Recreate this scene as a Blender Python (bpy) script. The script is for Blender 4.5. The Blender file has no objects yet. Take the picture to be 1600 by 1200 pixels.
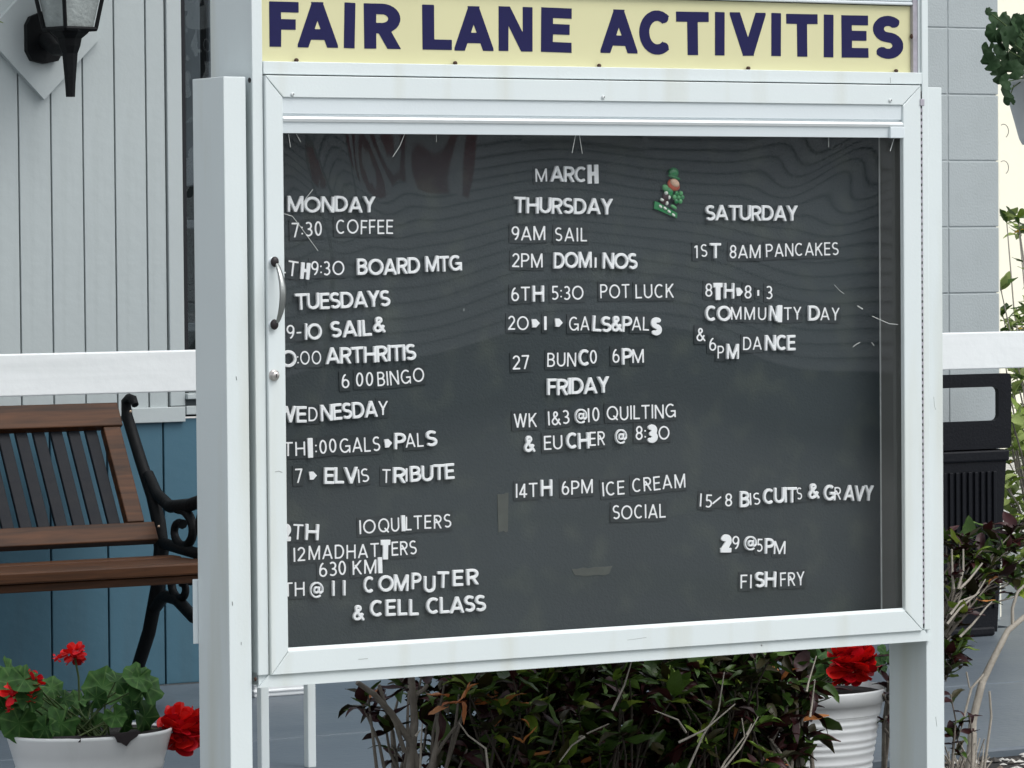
import bpy, bmesh, math, random
import numpy as np
from mathutils import Vector, Matrix, Euler
S = bpy.context.scene
COL = S.collection
R = math.radians
random.seed(7)

# ---------------------------------------------------------------- camera, sky, sun, exposure
CAM = np.array([-3.1143, -6.1983, -.2939]); YAW, PITCH, ROLL, FPX = .5268, .0352, -.0082, 6253.
def cam_axes():
    cy, sy = math.cos(YAW), math.sin(YAW); cp, sp = math.cos(PITCH), math.sin(PITCH)
    f = np.array([sy*cp, cy*cp, -sp]); r = np.array([cy, -sy, 0.]); u = np.cross(r, f)
    c, s = math.cos(ROLL), math.sin(ROLL)
    return c*r+s*u, -s*r+c*u, f
CR, CU, CF = cam_axes()
cd = bpy.data.cameras.new('camera'); cam = bpy.data.objects.new('camera', cd); COL.objects.link(cam)
cam.matrix_world = Matrix([[CR[0], CU[0], -CF[0], CAM[0]], [CR[1], CU[1], -CF[1], CAM[1]], [CR[2], CU[2], -CF[2], CAM[2]], [0, 0, 0, 1]])
cd.sensor_width = 36; cd.lens = 36*FPX/1600; cd.clip_start = .1; cd.clip_end = 500
S.camera = cam
def at(px, py, Y):
    """point of the vertical plane Y seen at a pixel of the photograph -> (x, z)"""
    d = CF+CR*(px-800)/FPX-CU*(py-600)/FPX
    P = CAM+d*(Y-CAM[1])/d[1]
    return float(P[0]), float(P[2])

SUN_EL, SUN_AZ = 54, 155          # azimuth from +Y clockwise: high, behind the camera and to its right
w = bpy.data.worlds.new('World'); S.world = w; w.use_nodes = True
nt = w.node_tree; bg = nt.nodes['Background']
sky = nt.nodes.new('ShaderNodeTexSky'); sky.sky_type = 'NISHITA'; sky.sun_disc = False
sky.sun_elevation = R(SUN_EL); sky.sun_rotation = R(SUN_AZ); sky.air_density = 1.0; sky.dust_density = 2.5; sky.ozone_density = .7
hs_ = nt.nodes.new('ShaderNodeHueSaturation'); hs_.inputs['Saturation'].default_value = .22     # thin white cloud
nt.links.new(sky.outputs[0], hs_.inputs['Color']); nt.links.new(hs_.outputs[0], bg.inputs[0]); bg.inputs[1].default_value = .15
sd = bpy.data.lights.new('sun', 'SUN'); sun = bpy.data.objects.new('sun', sd); COL.objects.link(sun)
sd.energy = 1.0; sd.angle = R(40); sd.color = (1, .985, .96)
sun.rotation_euler = (R(90-SUN_EL), 0, R(180-SUN_AZ))
S.view_settings.view_transform = 'Standard'; S.view_settings.look = 'None'
S.view_settings.gamma = 1; S.view_settings.use_curve_mapping = False
S.view_settings.exposure = .47
S.cycles.max_bounces = 8; S.cycles.transparent_max_bounces = 16

# ---------------------------------------------------------------- materials
def lin(c): return tuple(((v/255+.055)/1.055)**2.4 if v > 10 else v/255/12.92 for v in c)
def mat(name, col, rough=.5, var=.06, scale=8, bump=0, bscale=60, metal=0, spec=.5, stain=None, stain_amt=0, stain_scale=(3, 3, 3), coat=0, sheen=0):
    m = bpy.data.materials.new(name); m.use_nodes = True; t = m.node_tree; N = t.nodes; L = t.links
    b = N['Principled BSDF']
    tc = N.new('ShaderNodeTexCoord'); n = N.new('ShaderNodeTexNoise'); n.inputs['Scale'].default_value = scale; n.inputs['Detail'].default_value = 5
    L.new(tc.outputs['Object'], n.inputs['Vector'])
    mx = N.new('ShaderNodeMixRGB'); L.new(n.outputs['Fac'], mx.inputs[0])
    mx.inputs[1].default_value = tuple(max(0, v*(1-var*2)) for v in col)+(1,); mx.inputs[2].default_value = tuple(min(1, v*(1+var*2)) for v in col)+(1,)
    out = mx.outputs[0]
    if stain:
        mp = N.new('ShaderNodeMapping'); mp.inputs['Scale'].default_value = stain_scale; L.new(tc.outputs['Object'], mp.inputs[0])
        n2 = N.new('ShaderNodeTexNoise'); n2.inputs['Scale'].default_value = 1; n2.inputs['Detail'].default_value = 8; L.new(mp.outputs[0], n2.inputs['Vector'])
        rp = N.new('ShaderNodeValToRGB'); rp.color_ramp.elements[0].position = .52; rp.color_ramp.elements[1].position = .75
        rp.color_ramp.elements[1].color = (stain_amt,)*3+(1,); L.new(n2.outputs['Fac'], rp.inputs[0])
        m2 = N.new('ShaderNodeMixRGB'); L.new(rp.outputs[0], m2.inputs[0]); L.new(out, m2.inputs[1]); m2.inputs[2].default_value = tuple(stain)+(1,); out = m2.outputs[0]
    L.new(out, b.inputs['Base Color'])
    rr = N.new('ShaderNodeMapRange'); L.new(n.outputs['Fac'], rr.inputs[0]); rr.inputs[3].default_value = max(0, rough-.08); rr.inputs[4].default_value = min(1, rough+.08); L.new(rr.outputs[0], b.inputs['Roughness'])
    b.inputs['Metallic'].default_value = metal; b.inputs['Specular IOR Level'].default_value = spec; b.inputs['Coat Weight'].default_value = coat
    if bump:
        n3 = N.new('ShaderNodeTexNoise'); n3.inputs['Scale'].default_value = bscale; n3.inputs['Detail'].default_value = 4; L.new(tc.outputs['Object'], n3.inputs['Vector'])
        bp = N.new('ShaderNodeBump'); bp.inputs['Strength'].default_value = bump; bp.inputs['Distance'].default_value = .004
        L.new(n3.outputs['Fac'], bp.inputs['Height']); L.new(bp.outputs[0], b.inputs['Normal'])
    return m
def wood(name, c1, c2, rough=.4, coat=.2, sc=(4, 60, 60)):
    m = bpy.data.materials.new(name); m.use_nodes = True; t = m.node_tree; N = t.nodes; L = t.links; b = N['Principled BSDF']
    tc = N.new('ShaderNodeTexCoord'); mp = N.new('ShaderNodeMapping'); mp.inputs['Scale'].default_value = sc; L.new(tc.outputs['Object'], mp.inputs[0])
    n = N.new('ShaderNodeTexNoise'); n.inputs['Scale'].default_value = 1; n.inputs['Detail'].default_value = 7; n.inputs['Distortion'].default_value = .6; L.new(mp.outputs[0], n.inputs[0])
    r = N.new('ShaderNodeValToRGB'); r.color_ramp.elements[0].position = .3; r.color_ramp.elements[1].position = .7
    r.color_ramp.elements[0].color = tuple(c1)+(1,); r.color_ramp.elements[1].color = tuple(c2)+(1,); L.new(n.outputs['Fac'], r.inputs[0]); L.new(r.outputs[0], b.inputs['Base Color'])
    b.inputs['Roughness'].default_value = rough; b.inputs['Coat Weight'].default_value = coat
    b.inputs['Specular IOR Level'].default_value = .25
    bp = N.new('ShaderNodeBump'); bp.inputs['Strength'].default_value = .35; bp.inputs['Distance'].default_value = .002; L.new(n.outputs['Fac'], bp.inputs['Height']); L.new(bp.outputs[0], b.inputs['Normal'])
    return m
def leafmat(name, col, col2, rough=.45, trans=.15, veins=0):
    m = bpy.data.materials.new(name); m.use_nodes = True; t = m.node_tree; N = t.nodes; L = t.links; b = N['Principled BSDF']
    oi = N.new('ShaderNodeObjectInfo'); tc = N.new('ShaderNodeTexCoord'); n = N.new('ShaderNodeTexNoise'); n.inputs['Scale'].default_value = 35; n.inputs['Detail'].default_value = 4; L.new(tc.outputs['Object'], n.inputs[0])
    ad = N.new('ShaderNodeMath'); ad.operation = 'MULTIPLY_ADD'; L.new(oi.outputs['Random'], ad.inputs[0]); ad.inputs[1].default_value = .7
    sb = N.new('ShaderNodeMath'); sb.operation = 'MULTIPLY_ADD'; L.new(n.outputs['Fac'], sb.inputs[0]); sb.inputs[1].default_value = .9; sb.inputs[2].default_value = -.3; L.new(sb.outputs[0], ad.inputs[2])
    mx = N.new('ShaderNodeMixRGB'); L.new(ad.outputs[0], mx.inputs[0]); mx.use_clamp = True; mx.inputs[1].default_value = tuple(col)+(1,); mx.inputs[2].default_value = tuple(col2)+(1,)
    if veins:
        sx_ = N.new('ShaderNodeSeparateXYZ'); L.new(tc.outputs['Object'], sx_.inputs[0])
        def mt_(op, a, bq=None):
            q = N.new('ShaderNodeMath'); q.operation = op
            for i_, v_ in enumerate((a, bq)):
                if v_ is None: continue
                if isinstance(v_, (int, float)): q.inputs[i_].default_value = v_
                else: L.new(v_, q.inputs[i_])
            return q.outputs[0]
        an = mt_('ARCTAN2', sx_.outputs[1], sx_.outputs[0]); vf = mt_('MULTIPLY', mt_('POWER', mt_('ABSOLUTE', mt_('COSINE', mt_('MULTIPLY', an, 3.5))), 40.0), veins)
        rd = mt_('SQRT', mt_('ADD', mt_('MULTIPLY', sx_.outputs[0], sx_.outputs[0]), mt_('MULTIPLY', sx_.outputs[1], sx_.outputs[1])))
        zn = mt_('MULTIPLY', mt_('POWER', mt_('COSINE', mt_('MULTIPLY', mt_('SUBTRACT', rd, .28), 7.0)), 8.0), .45)
        m0 = N.new('ShaderNodeMixRGB'); L.new(zn, m0.inputs[0]); L.new(mx.outputs[0], m0.inputs[1]); m0.inputs[2].default_value = tuple(v*.5 for v in col)+(1,)
        m1_ = N.new('ShaderNodeMixRGB'); L.new(vf, m1_.inputs[0]); L.new(m0.outputs[0], m1_.inputs[1]); m1_.inputs[2].default_value = (.13, .24, .07, 1); mx = m1_
    L.new(mx.outputs[0], b.inputs['Base Color']); b.inputs['Roughness'].default_value = rough
    b.inputs['Specular IOR Level'].default_value = .28
    tr = N.new('ShaderNodeBsdfTranslucent'); L.new(mx.outputs[0], tr.inputs[0]); ms = N.new('ShaderNodeMixShader'); ms.inputs[0].default_value = trans
    L.new(b.outputs[0], ms.inputs[1]); L.new(tr.outputs[0], ms.inputs[2]); L.new(ms.outputs[0], N['Material Output'].inputs['Surface'])
    return m
def paned(name, ior=1.5, tint=(1, 1, 1), rough=.0, bump=0, bscale=3):
    m = bpy.data.materials.new(name); m.use_nodes = True; t = m.node_tree; N = t.nodes; L = t.links; N.remove(N['Principled BSDF'])
    # Schlick reflectance of a two-sided sheet, the same from either side
    ge = N.new('ShaderNodeNewGeometry'); dt = N.new('ShaderNodeVectorMath'); dt.operation = 'DOT_PRODUCT'; L.new(ge.outputs['Normal'], dt.inputs[0]); L.new(ge.outputs['Incoming'], dt.inputs[1])
    def mth(op, a, bq=None):
        q = N.new('ShaderNodeMath'); q.operation = op
        for i_, v_ in enumerate((a, bq)):
            if v_ is None: continue
            if isinstance(v_, (int, float)): q.inputs[i_].default_value = v_
            else: L.new(v_, q.inputs[i_])
        return q.outputs[0]
    f0 = 2*((ior-1)/(ior+1))**2*.97
    fac = mth('ADD', mth('MULTIPLY', mth('POWER', mth('SUBTRACT', 1.0, mth('ABSOLUTE', dt.outputs['Value'])), 5.0), 1-f0), f0)
    tr = N.new('ShaderNodeBsdfTransparent'); tr.inputs[0].default_value = tuple(tint)+(1,)
    gl = N.new('ShaderNodeBsdfGlossy'); gl.inputs['Roughness'].default_value = rough; ms = N.new('ShaderNodeMixShader')
    L.new(fac, ms.inputs[0]); L.new(tr.outputs[0], ms.inputs[1]); L.new(gl.outputs[0], ms.inputs[2]); L.new(ms.outputs[0], N['Material Output'].inputs['Surface'])
    if bump:
        tc = N.new('ShaderNodeTexCoord'); n3 = N.new('ShaderNodeTexNoise'); n3.inputs['Scale'].default_value = bscale; L.new(tc.outputs['Object'], n3.inputs[0])
        bp = N.new('ShaderNodeBump'); bp.inputs['Strength'].default_value = bump; bp.inputs['Distance'].default_value = .02; L.new(n3.outputs['Fac'], bp.inputs['Height']); L.new(bp.outputs[0], gl.inputs['Normal'])
    return m
M = dict(
    white=mat('white_coated_aluminium', (.69, .755, .76), .38, .02, 4, .05, 200, stain=(.50, .49, .36), stain_amt=.38, stain_scale=(11, 11, 1.3)),
    shade=mat('white_aluminium_trim', (.68, .745, .77), .3, .02, 5, .05, 200),
    inner=mat('cabinet_lining', (.15, .155, .145), .7, .1, 6, .2, 40),
    cream=mat('cream_acrylic', (.66, .64, .385), .3, .02, 4, stain=(.62, .6, .36), stain_amt=.35, stain_scale=(6, 6, 2)),
    navy=mat('navy_vinyl', (.009, .009, .066), .5, .08, 30, spec=.25),
    board=mat('charcoal_letter_board', (.022, .033, .037), .75, .12, 3, .3, 240, stain=(.06, .075, .06), stain_amt=.5, stain_scale=(14, 14, 14)),
    tile=mat('dark_magnet_tile', (.017, .025, .028), .75, .1, 40),
    letter=mat('white_letter_plastic', (.87, .90, .91), .4, .03, 60, .08, 200),
    print=mat('white_print', (.87, .89, .90), .5, .02, 60),
    steel=mat('brushed_steel', (.36, .38, .37), .36, .1, 30, .1, 300, metal=.85),
    lock=mat('lock_nickel', (.55, .52, .5), .3, .08, 40, metal=.9),
    hole=mat('black_rubber', (.012, .008, .01), .5, .1, 40),
    hinge=mat('hinge_metal', (.42, .40, .45), .45, .15, 60, .2, 200, metal=.3),
    rust=mat('rusty_screw', (.05, .022, .012), .7, .3, 90),
    scr=mat('painted_screw', (.62, .66, .66), .4, .05, 90),
    rail=mat('white_painted_board', (.80, .84, .85), .5, .025, 3, .35, 25, stain=(.62, .66, .66), stain_amt=.5, stain_scale=(1.2, 9, 26)),
    siding=mat('pale_grey_siding_paint', (.42, .47, .475), .6, .03, 3, .3, 30, stain=(.34, .38, .38), stain_amt=.4, stain_scale=(26, 9, 1.6)),
    trim=mat('grey_trim_paint', (.44, .49, .495), .55, .03, 3, .2, 40),
    teal=mat('teal_painted_board', (.048, .128, .180), .6, .05, 3, .3, 30, stain=(.05, .10, .13), stain_amt=.5, stain_scale=(14, 9, 1.2)),
    block=mat('grey_painted_block', (.40, .445, .455), .7, .03, 4, .3, 160, stain=(.34, .38, .385), stain_amt=.5, stain_scale=(5, 5, 5)),
    joint=mat('painted_mortar', (.38, .42, .43), .8, .05, 5, .6, 60),
    dark=mat('groove_shadow_backing', (.10, .12, .13), .8, .05, 5),
    floor=mat('slate_porch_paint', (.10, .125, .15), .45, .06, 3, .35, 50, stain=(.16, .19, .21), stain_amt=.5, stain_scale=(1.2, 3, 3)),
    iron=mat('black_cast_iron', (.004, .005, .006), .6, .1, 30, .3, 90, spec=.18),
    slat=mat('black_bench_slat', (.006, .008, .012), .6, .2, 40, .3, 60, spec=.2),
    binp=mat('black_bin_plastic', (.005, .006, .009), .5, .12, 20, .3, 120, spec=.22),
    brass=mat('screw_brass', (.45, .34, .25), .4, .05, 50, metal=.8),
    pot=mat('white_pot_plastic', (.76, .79, .80), .35, .02, 5, .06, 60, stain=(.5, .52, .5), stain_amt=.35, stain_scale=(9, 9, 4)),
    greypot=mat('grey_hanging_pot', (.74, .76, .76), .4, .04, 6),
    soil=mat('dark_potting_soil', (.012, .010, .009), .9, .4, 60, 1, 80),
    dbark=mat('dark_bark', (.055, .045, .035), .9, .3, 30, .8, 80), bark=mat('grey_brown_bark', (.17, .15, .125), .85, .25, 30, .8, 80, stain=(.32, .30, .26), stain_amt=.8, stain_scale=(20, 20, 20)),
    pale=mat('pale_dry_stem', (.36, .33, .28), .8, .25, 40, .5, 90),
    gstem=leafmat('green_stem', (.05, .09, .03), (.10, .14, .05), .5, 0),
    cream_wall=mat('cream_wall_paint', (.86, .84, .70), .7, .02, 2, .2, 30),
    pale_ground=mat('pale_gravel_ground', (.42, .42, .40), .9, .15, 3, .6, 60, stain=(.2, .2, .17), stain_amt=.8, stain_scale=(4, 4, 4)),
    ground=mat('grey_driveway', (.20, .21, .21), .9, .12, 1.2, .5, 40, stain=(.10, .13, .07), stain_amt=.6, stain_scale=(.5, .5, .5)),
    peb=mat('pale_pebble', (.50, .49, .46), .8, .2, 30, .4, 60), peb2=mat('brown_pebble', (.14, .11, .085), .8, .3, 30, .4, 60), peb3=mat('dark_pebble', (.05, .045, .04), .8, .3, 30, .4, 60),
    gl=leafmat('geranium_leaf', (.014, .058, .012), (.05, .14, .028), .65, .12, .45), gld=leafmat('dark_geranium_leaf', (.008, .026, .008), (.020, .055, .016), .7, .08),
    red=leafmat('red_petal', (.62, .006, .008), (.82, .02, .015), .5, .15), dred=leafmat('deep_red_petal', (.40, .003, .012), (.62, .006, .015), .5, .1),
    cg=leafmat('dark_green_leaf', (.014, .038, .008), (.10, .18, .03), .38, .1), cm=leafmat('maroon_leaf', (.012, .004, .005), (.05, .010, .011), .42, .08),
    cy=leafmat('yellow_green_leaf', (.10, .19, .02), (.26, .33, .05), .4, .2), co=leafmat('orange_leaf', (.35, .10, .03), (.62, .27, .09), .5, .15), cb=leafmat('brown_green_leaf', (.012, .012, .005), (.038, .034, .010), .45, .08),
    vine=leafmat('lime_vine_leaf', (.16, .23, .05), (.34, .42, .14), .5, .25), yel=leafmat('yellow_petal', (.7, .42, .05), (.8, .55, .12), .5, .2),
    white_house=mat('house_siding_paint', (.80, .84, .86), .6, .03, 2), hwin=mat('house_window_dark', (.03, .035, .04), .2, .05, 2), roof=mat('house_roof_shingle', (.12, .12, .12), .9, .2, 6, .5, 30),
    hred=mat('flag_red', (.34, .07, .08), .7), hat=mat('magnet_green', (.015, .20, .06), .3, .15, 90, coat=.4), lgreen=mat('magnet_light_green', (.08, .32, .12), .3, .15, 90), beard=mat('magnet_orange', (.5, .10, .05), .4, .1, 90),
    face=mat('magnet_face', (.75, .5, .36), .4, .1, 120), coat=mat('magnet_dark_coat', (.035, .012, .014), .4, .2, 90), stock=mat('magnet_white', (.7, .75, .68), .4, .1, 90),
    wood=wood('bench_wood', (.024, .010, .004), (.088, .034, .012), .55, 0),
    soffit=mat('porch_ceiling_paint', (.5, .53, .54), .7, .03, 3),
    tape=None, glassdoor=None)
M['glassdoor'] = paned('wavy_acrylic_pane', 1.49, rough=.016)
M['winglass'] = paned('window_glass', 1.5, (.9, .95, .95), 0, .2, 5)
M['lampglass'] = mat('seeded_lamp_glass', (.27, .30, .295), .25, .25, 26, .9, 60)
M['tape'] = mat('old_tape', (.055, .064, .056), .7, .2, 50)
M['scratch'] = mat('pane_scratch', (.55, .58, .56), .5, .1, 50)
M['groove'] = mat('painted_groove', (.23, .265, .27), .8, .05, 5)
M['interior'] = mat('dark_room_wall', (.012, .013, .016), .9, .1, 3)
M['curtain'] = mat('grey_curtain', (.10, .10, .115), .8, .2, 6)

# ---------------------------------------------------------------- object helpers
def props(o, label=None, cat=None, group=None, kind=None):
    if label: o['label'] = label
    if cat: o['category'] = cat
    if group: o['group'] = group
    if kind: o['kind'] = kind
    return o
def thing(name, label, cat, loc=(0, 0, 0), group=None):
    o = bpy.data.objects.new(name, None); COL.objects.link(o); o.location = loc; o.empty_display_size = .05
    return props(o, label, cat, group)
def wloc(o):
    v = Vector((0, 0, 0))
    while o is not None: v += o.location; o = o.parent
    return v
class MB:
    """collects shapes in world coordinates, then links them as ONE mesh object"""
    def __init__(s): s.v = []; s.f = []; s.sm = []
    def add(s, vs, fs, smooth=False):
        n = len(s.v); s.v += [tuple(p) for p in vs]; s.f += [tuple(i+n for i in f) for f in fs]; s.sm += [smooth]*len(fs); return s
    def box(s, x0, x1, y0, y1, z0, z1, b=0.0):
        if b <= 0:
            v = [(x, y, z) for x in (x0, x1) for y in (y0, y1) for z in (z0, z1)]
            return s.add(v, [(0, 1, 3, 2), (4, 6, 7, 5), (0, 4, 5, 1), (2, 3, 7, 6), (0, 2, 6, 4), (1, 5, 7, 3)])
        bm = bmesh.new(); bmesh.ops.create_cube(bm, size=1)
        for q in bm.verts: q.co = Vector(((x0+x1)/2+q.co.x*(x1-x0), (y0+y1)/2+q.co.y*(y1-y0), (z0+z1)/2+q.co.z*(z1-z0)))
        bmesh.ops.bevel(bm, geom=bm.edges[:], offset=b, segments=2, affect='EDGES', profile=.5)
        bm.verts.index_update(); s.add([q.co for q in bm.verts], [[q.index for q in f.verts] for f in bm.faces]); bm.free(); return s
    def prism(s, poly, y0, y1, b=0.0, smooth=False):
        """polygon in XZ extruded along Y"""
        n = len(poly); ar = sum(poly[i][0]*poly[(i+1) % n][1]-poly[(i+1) % n][0]*poly[i][1] for i in range(n))
        if ar < 0: poly = poly[::-1]
        v = [(p[0], y0, p[1]) for p in poly]+[(p[0], y1, p[1]) for p in poly]
        return s.add(v, [tuple(range(n)), tuple(range(2*n-1, n-1, -1))]+[(i, i+n, (i+1) % n+n, (i+1) % n) for i in range(n)], False)
    def tube(s, pts, rad, n=8, cap=True, smooth=True, sq=None):
        pts = [Vector(p) for p in pts]; rad = rad if hasattr(rad, '__len__') else [rad]*len(pts)
        ring = []; up = None
        for i, p in enumerate(pts):
            t = (pts[min(i+1, len(pts)-1)]-pts[max(i-1, 0)]).normalized()
            if up is None: up = Vector((0, 0, 1)) if abs(t.z) < .9 else Vector((1, 0, 0))
            a = t.cross(up).normalized(); bb = a.cross(t).normalized(); up = bb
            for k in range(n):
                an = 2*math.pi*k/n; ring.append(p+(a*math.cos(an)+bb*math.sin(an)*(sq or 1))*rad[i])
        fs = [(i*n+k, i*n+(k+1) % n, (i+1)*n+(k+1) % n, (i+1)*n+k) for i in range(len(pts)-1) for k in range(n)]
        s.add(ring, fs, smooth)
        if cap: s.add(ring[:n], [tuple(range(n-1, -1, -1))]); s.add(ring[-n:], [tuple(range(n))])
        return s
    def lathe(s, c, prof, n=32, sx=1, sy=1, smooth=True, jit=0):
        m = len(prof); v = []
        for r, z in prof:
            for k in range(n):
                a = 2*math.pi*k/n; v.append((c[0]+r*sx*math.cos(a), c[1]+r*sy*math.sin(a), c[2]+z))
        return s.add(v, [(i*n+k, i*n+(k+1) % n, (i+1)*n+(k+1) % n, (i+1)*n+k) for i in range(m-1) for k in range(n)], smooth)
    def ball(s, c, rx, ry, rz, n=10, m=6, rot=0):
        v = []; ca, sa = math.cos(rot), math.sin(rot)
        for i in range(m+1):
            t = math.pi*i/m
            for k in range(n):
                a = 2*math.pi*k/n; x, y, z = rx*math.sin(t)*math.cos(a), ry*math.sin(t)*math.sin(a), rz*math.cos(t)
                v.append((c[0]+x*ca-z*sa, c[1]+y, c[2]+x*sa+z*ca))
        return s.add(v, [(i*n+k, (i+1)*n+k, (i+1)*n+(k+1) % n, i*n+(k+1) % n) for i in range(m) for k in range(n)], True)
    def build(s, name, material, parent=None, origin=None, **kw):
        me = bpy.data.meshes.new(name)
        o = bpy.data.objects.new(name, me); COL.objects.link(o)
        off = wloc(parent) if parent is not None else Vector((0, 0, 0))
        if origin is not None: og = Vector(origin)
        elif parent is None:
            og = Vector((sum(q[0] for q in s.v)/len(s.v), sum(q[1] for q in s.v)/len(s.v), min(q[2] for q in s.v)))
        else: og = Vector([(min(q[i] for q in s.v)+max(q[i] for q in s.v))/2 for i in range(3)])
        me.from_pydata([(q[0]-og.x, q[1]-og.y, q[2]-og.z) for q in s.v], [], s.f)
        me.polygons.foreach_set('use_smooth', s.sm); me.update()
        if isinstance(material, (list, tuple)):
            for q in material: me.materials.append(M[q])
        else: me.materials.append(M[material])
        o.location = og-off; o.parent = parent
        return props(o, **kw)
def place(me, name, parent, loc, rot=(0, 0, 0), sc=1, material=None, **kw):
    o = bpy.data.objects.new(name, me); COL.objects.link(o)
    o.location = Vector(loc)-(wloc(parent) if parent is not None else Vector((0, 0, 0)))
    o.rotation_euler = rot; o.scale = sc if hasattr(sc, '__len__') else (sc,)*3; o.parent = parent
    if material:
        if not me.materials: me.materials.append(M[material])
        o.material_slots[0].link = 'OBJECT'; o.material_slots[0].material = M[material]
    return props(o, **kw)
def struct(mb, name, material, **kw): return mb.build(name, material, kind='structure', **kw)

# ---------------------------------------------------------------- letters: strokes -> outline -> solid mesh
def arc(cx, cy, rx, ry, a0, a1, n=14):
    return [(cx+rx*math.cos(R(a0+(a1-a0)*i/n)), cy+ry*math.sin(R(a0+(a1-a0)*i/n))) for i in range(n+1)]
def ext(p, q, e=.3):
    d = math.hypot(q[0]-p[0], q[1]-p[1]); ux, uy = (q[0]-p[0])/d, (q[1]-p[1])/d
    return [(p[0]-ux*e, p[1]-uy*e), (q[0]+ux*e, q[1]+uy*e)]
def strokes(ch, w, wf=1.0):
    """centre lines of a capital of height 1; returns (strokes, width)"""
    h = w/2; H = 1-h
    def W_(x): return x*wf
    if ch == 'A': W = W_(.74)+h*1.1; return [ext((h*.9, 0), (W/2-.0, 1-h*.3)), ext((W-h*.9, 0), (W/2, 1-h*.3)), [(W*.22, .29), (W*.78, .29)]], W
    if ch in 'BPRD':
        W = W_(.56)+h*1.3; st = [ext((h, 0), (h, 1))]
        if ch == 'D': W = W_(.66)+h*1.3; st.append([(h, H), (W*.42, H)]+arc(W*.42, .5, W*.58-h, .5-h, 90, -90)[1:-1]+[(W*.42, h), (h, h)]); return st, W
        ym = .52 if ch == 'B' else .46
        r = (H-ym)/2; W1 = W-(.04 if ch == 'B' else 0)
        st.append([(h, H), (W1*.5, H)]+arc(W1*.5, ym+r, W1*.5-h, r, 90, -90)[1:-1]+[(W1*.5, ym), (h, ym)])
        if ch == 'B': r = (ym-h)/2; st.append([(h, ym), (W*.5, ym)]+arc(W*.5, h+r, W*.5-h, r, 90, -90)[1:-1]+[(W*.5, h), (h, h)])
        if ch == 'R': st.append(ext((W*.5, ym), (W-h*.9, 0)) if w < .15 else ext((W*.52, ym-.02), (W-h*1.05, 0), .12))
        return st, W
    if ch in 'CG':
        W = W_(.74)+h
        if ch == 'C': return [arc(W/2, .5, W/2-h, .5-h, 48, 312, 22)], W*.95
        W = W_(.80)+h; return [arc(W/2, .5, W/2-h, .5-h, 48, 318, 22)+[(W-h, .14)], [(W*.52, .46), (W-h*.05, .46)], [(W-h, .46+h), (W-h, .0)]], W
    if ch in 'OQ':
        W = W_(.88)+h; st = [('c', arc(W/2, .5, W/2-h, .5-h, 0, 360, 32)[:-1])]
        if ch == 'Q': st.append([(W*.58, .3), (W*.95, -.02)])
        return st, W
    if ch == 'E': W = W_(.50)+h; return [ext((h, 0), (h, 1)), [(h, H), (W, H)], [(h, .52), (W*.93, .52)], [(h, h), (W, h)]], W
    if ch == 'F': W = W_(.48)+h; return [ext((h, 0), (h, 1)), [(h, H), (W, H)], [(h, .5), (W*.9, .5)]], W
    if ch == 'H': W = W_(.66)+h; return [ext((h, 0), (h, 1)), ext((W-h, 0), (W-h, 1)), [(h, .52), (W-h, .52)]], W
    if ch == 'I' or ch == '1': return [ext((h, 0), (h, 1))], w
    if ch == 'i': return [ext((h+.16, 0), (h+.16, 1)), [(0, .82), (h+.14, .97)]], w+.16
    if ch == 'K': W = W_(.58)+h*1.6; return [ext((h, 0), (h, 1)), ext((h, .36), (W-h*1.1, 1), .3), ext((W*.40, .56), (W-h*.9, 0), .15)], W
    if ch == 'L': W = W_(.47)+h; return [ext((h, 0), (h, 1)), [(h, h), (W, h)]], W
    if ch == 'M': W = W_(.80)+h*1.6; return [ext((h, 0), (h, 1)), ext((W-h, 0), (W-h, 1)), ext((h*1.1, 1), (W/2, h*.3 if w > .15 else .06), .2), ext((W-h*1.1, 1), (W/2, h*.3 if w > .15 else .06), .2)], W
    if ch == 'N': W = W_(.66)+h*1.4; return [ext((h, 0), (h, 1)), ext((W-h, 0), (W-h, 1)), ext((h*1.2, 1), (W-h*1.2, 0))], W
    if ch == 'S':
        W = W_(.54)+h; r = (.5-h)/2+.0; rx = W/2-h
        return [arc(W/2, H-r, rx, r, 38, 255, 16)+arc(W/2, h+r, rx*1.03, r, 75, -142, 16)], W
    if ch == 'T': W = W_(.62)+h; return [[(0, H), (W, H)], ext((W/2, 0), (W/2, 1))], W
    if ch == 'U': W = W_(.64)+h; return [[(h, 1.2), (h, .36)]+arc(W/2, .36, W/2-h, .36-h, 180, 360, 16)[1:]+[(W-h, 1.2)]], W
    if ch in 'VW':
        if ch == 'V': W = W_(.68)+h*1.2; return [ext((h*.9, 1), (W/2, h*.2)), ext((W-h*.9, 1), (W/2, h*.2))], W
        W = W_(1.02)+h; return [ext((h*.9, 1), (W*.28, 0)), ext((W*.5, 1), (W*.28, 0)), ext((W*.5, 1), (W*.72, 0)), ext((W-h*.9, 1), (W*.72, 0))], W
    if ch == 'Y': W = W_(.64)+h; return [ext((h*.9, 1), (W/2, .44), .1), ext((W-h*.9, 1), (W/2, .44), .1), ext((W/2, 0), (W/2, .4), .08)], W
    if ch == '0': W = W_(.48)+h; return [('c', arc(W/2, .5, W/2-h, .5-h, 0, 360, 28)[:-1])], W
    if ch == '2': W = W_(.50)+h; r = .27-h*.3; return [arc(W/2, H-r, W/2-h, r, 165, -25, 14)+[(h*1.3, h*1.6)], [(0, h), (W, h)]], W
    if ch == '3': W = W_(.48)+h; r = (.5-h)/2; return [arc(W*.44, H-r, W*.5-h, r, 140, -90, 14)+[(W*.34, .5)], [(W*.34, .5)]+arc(W*.44, h+r, W*.56-h, r, 90, -140, 14)], W
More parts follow.
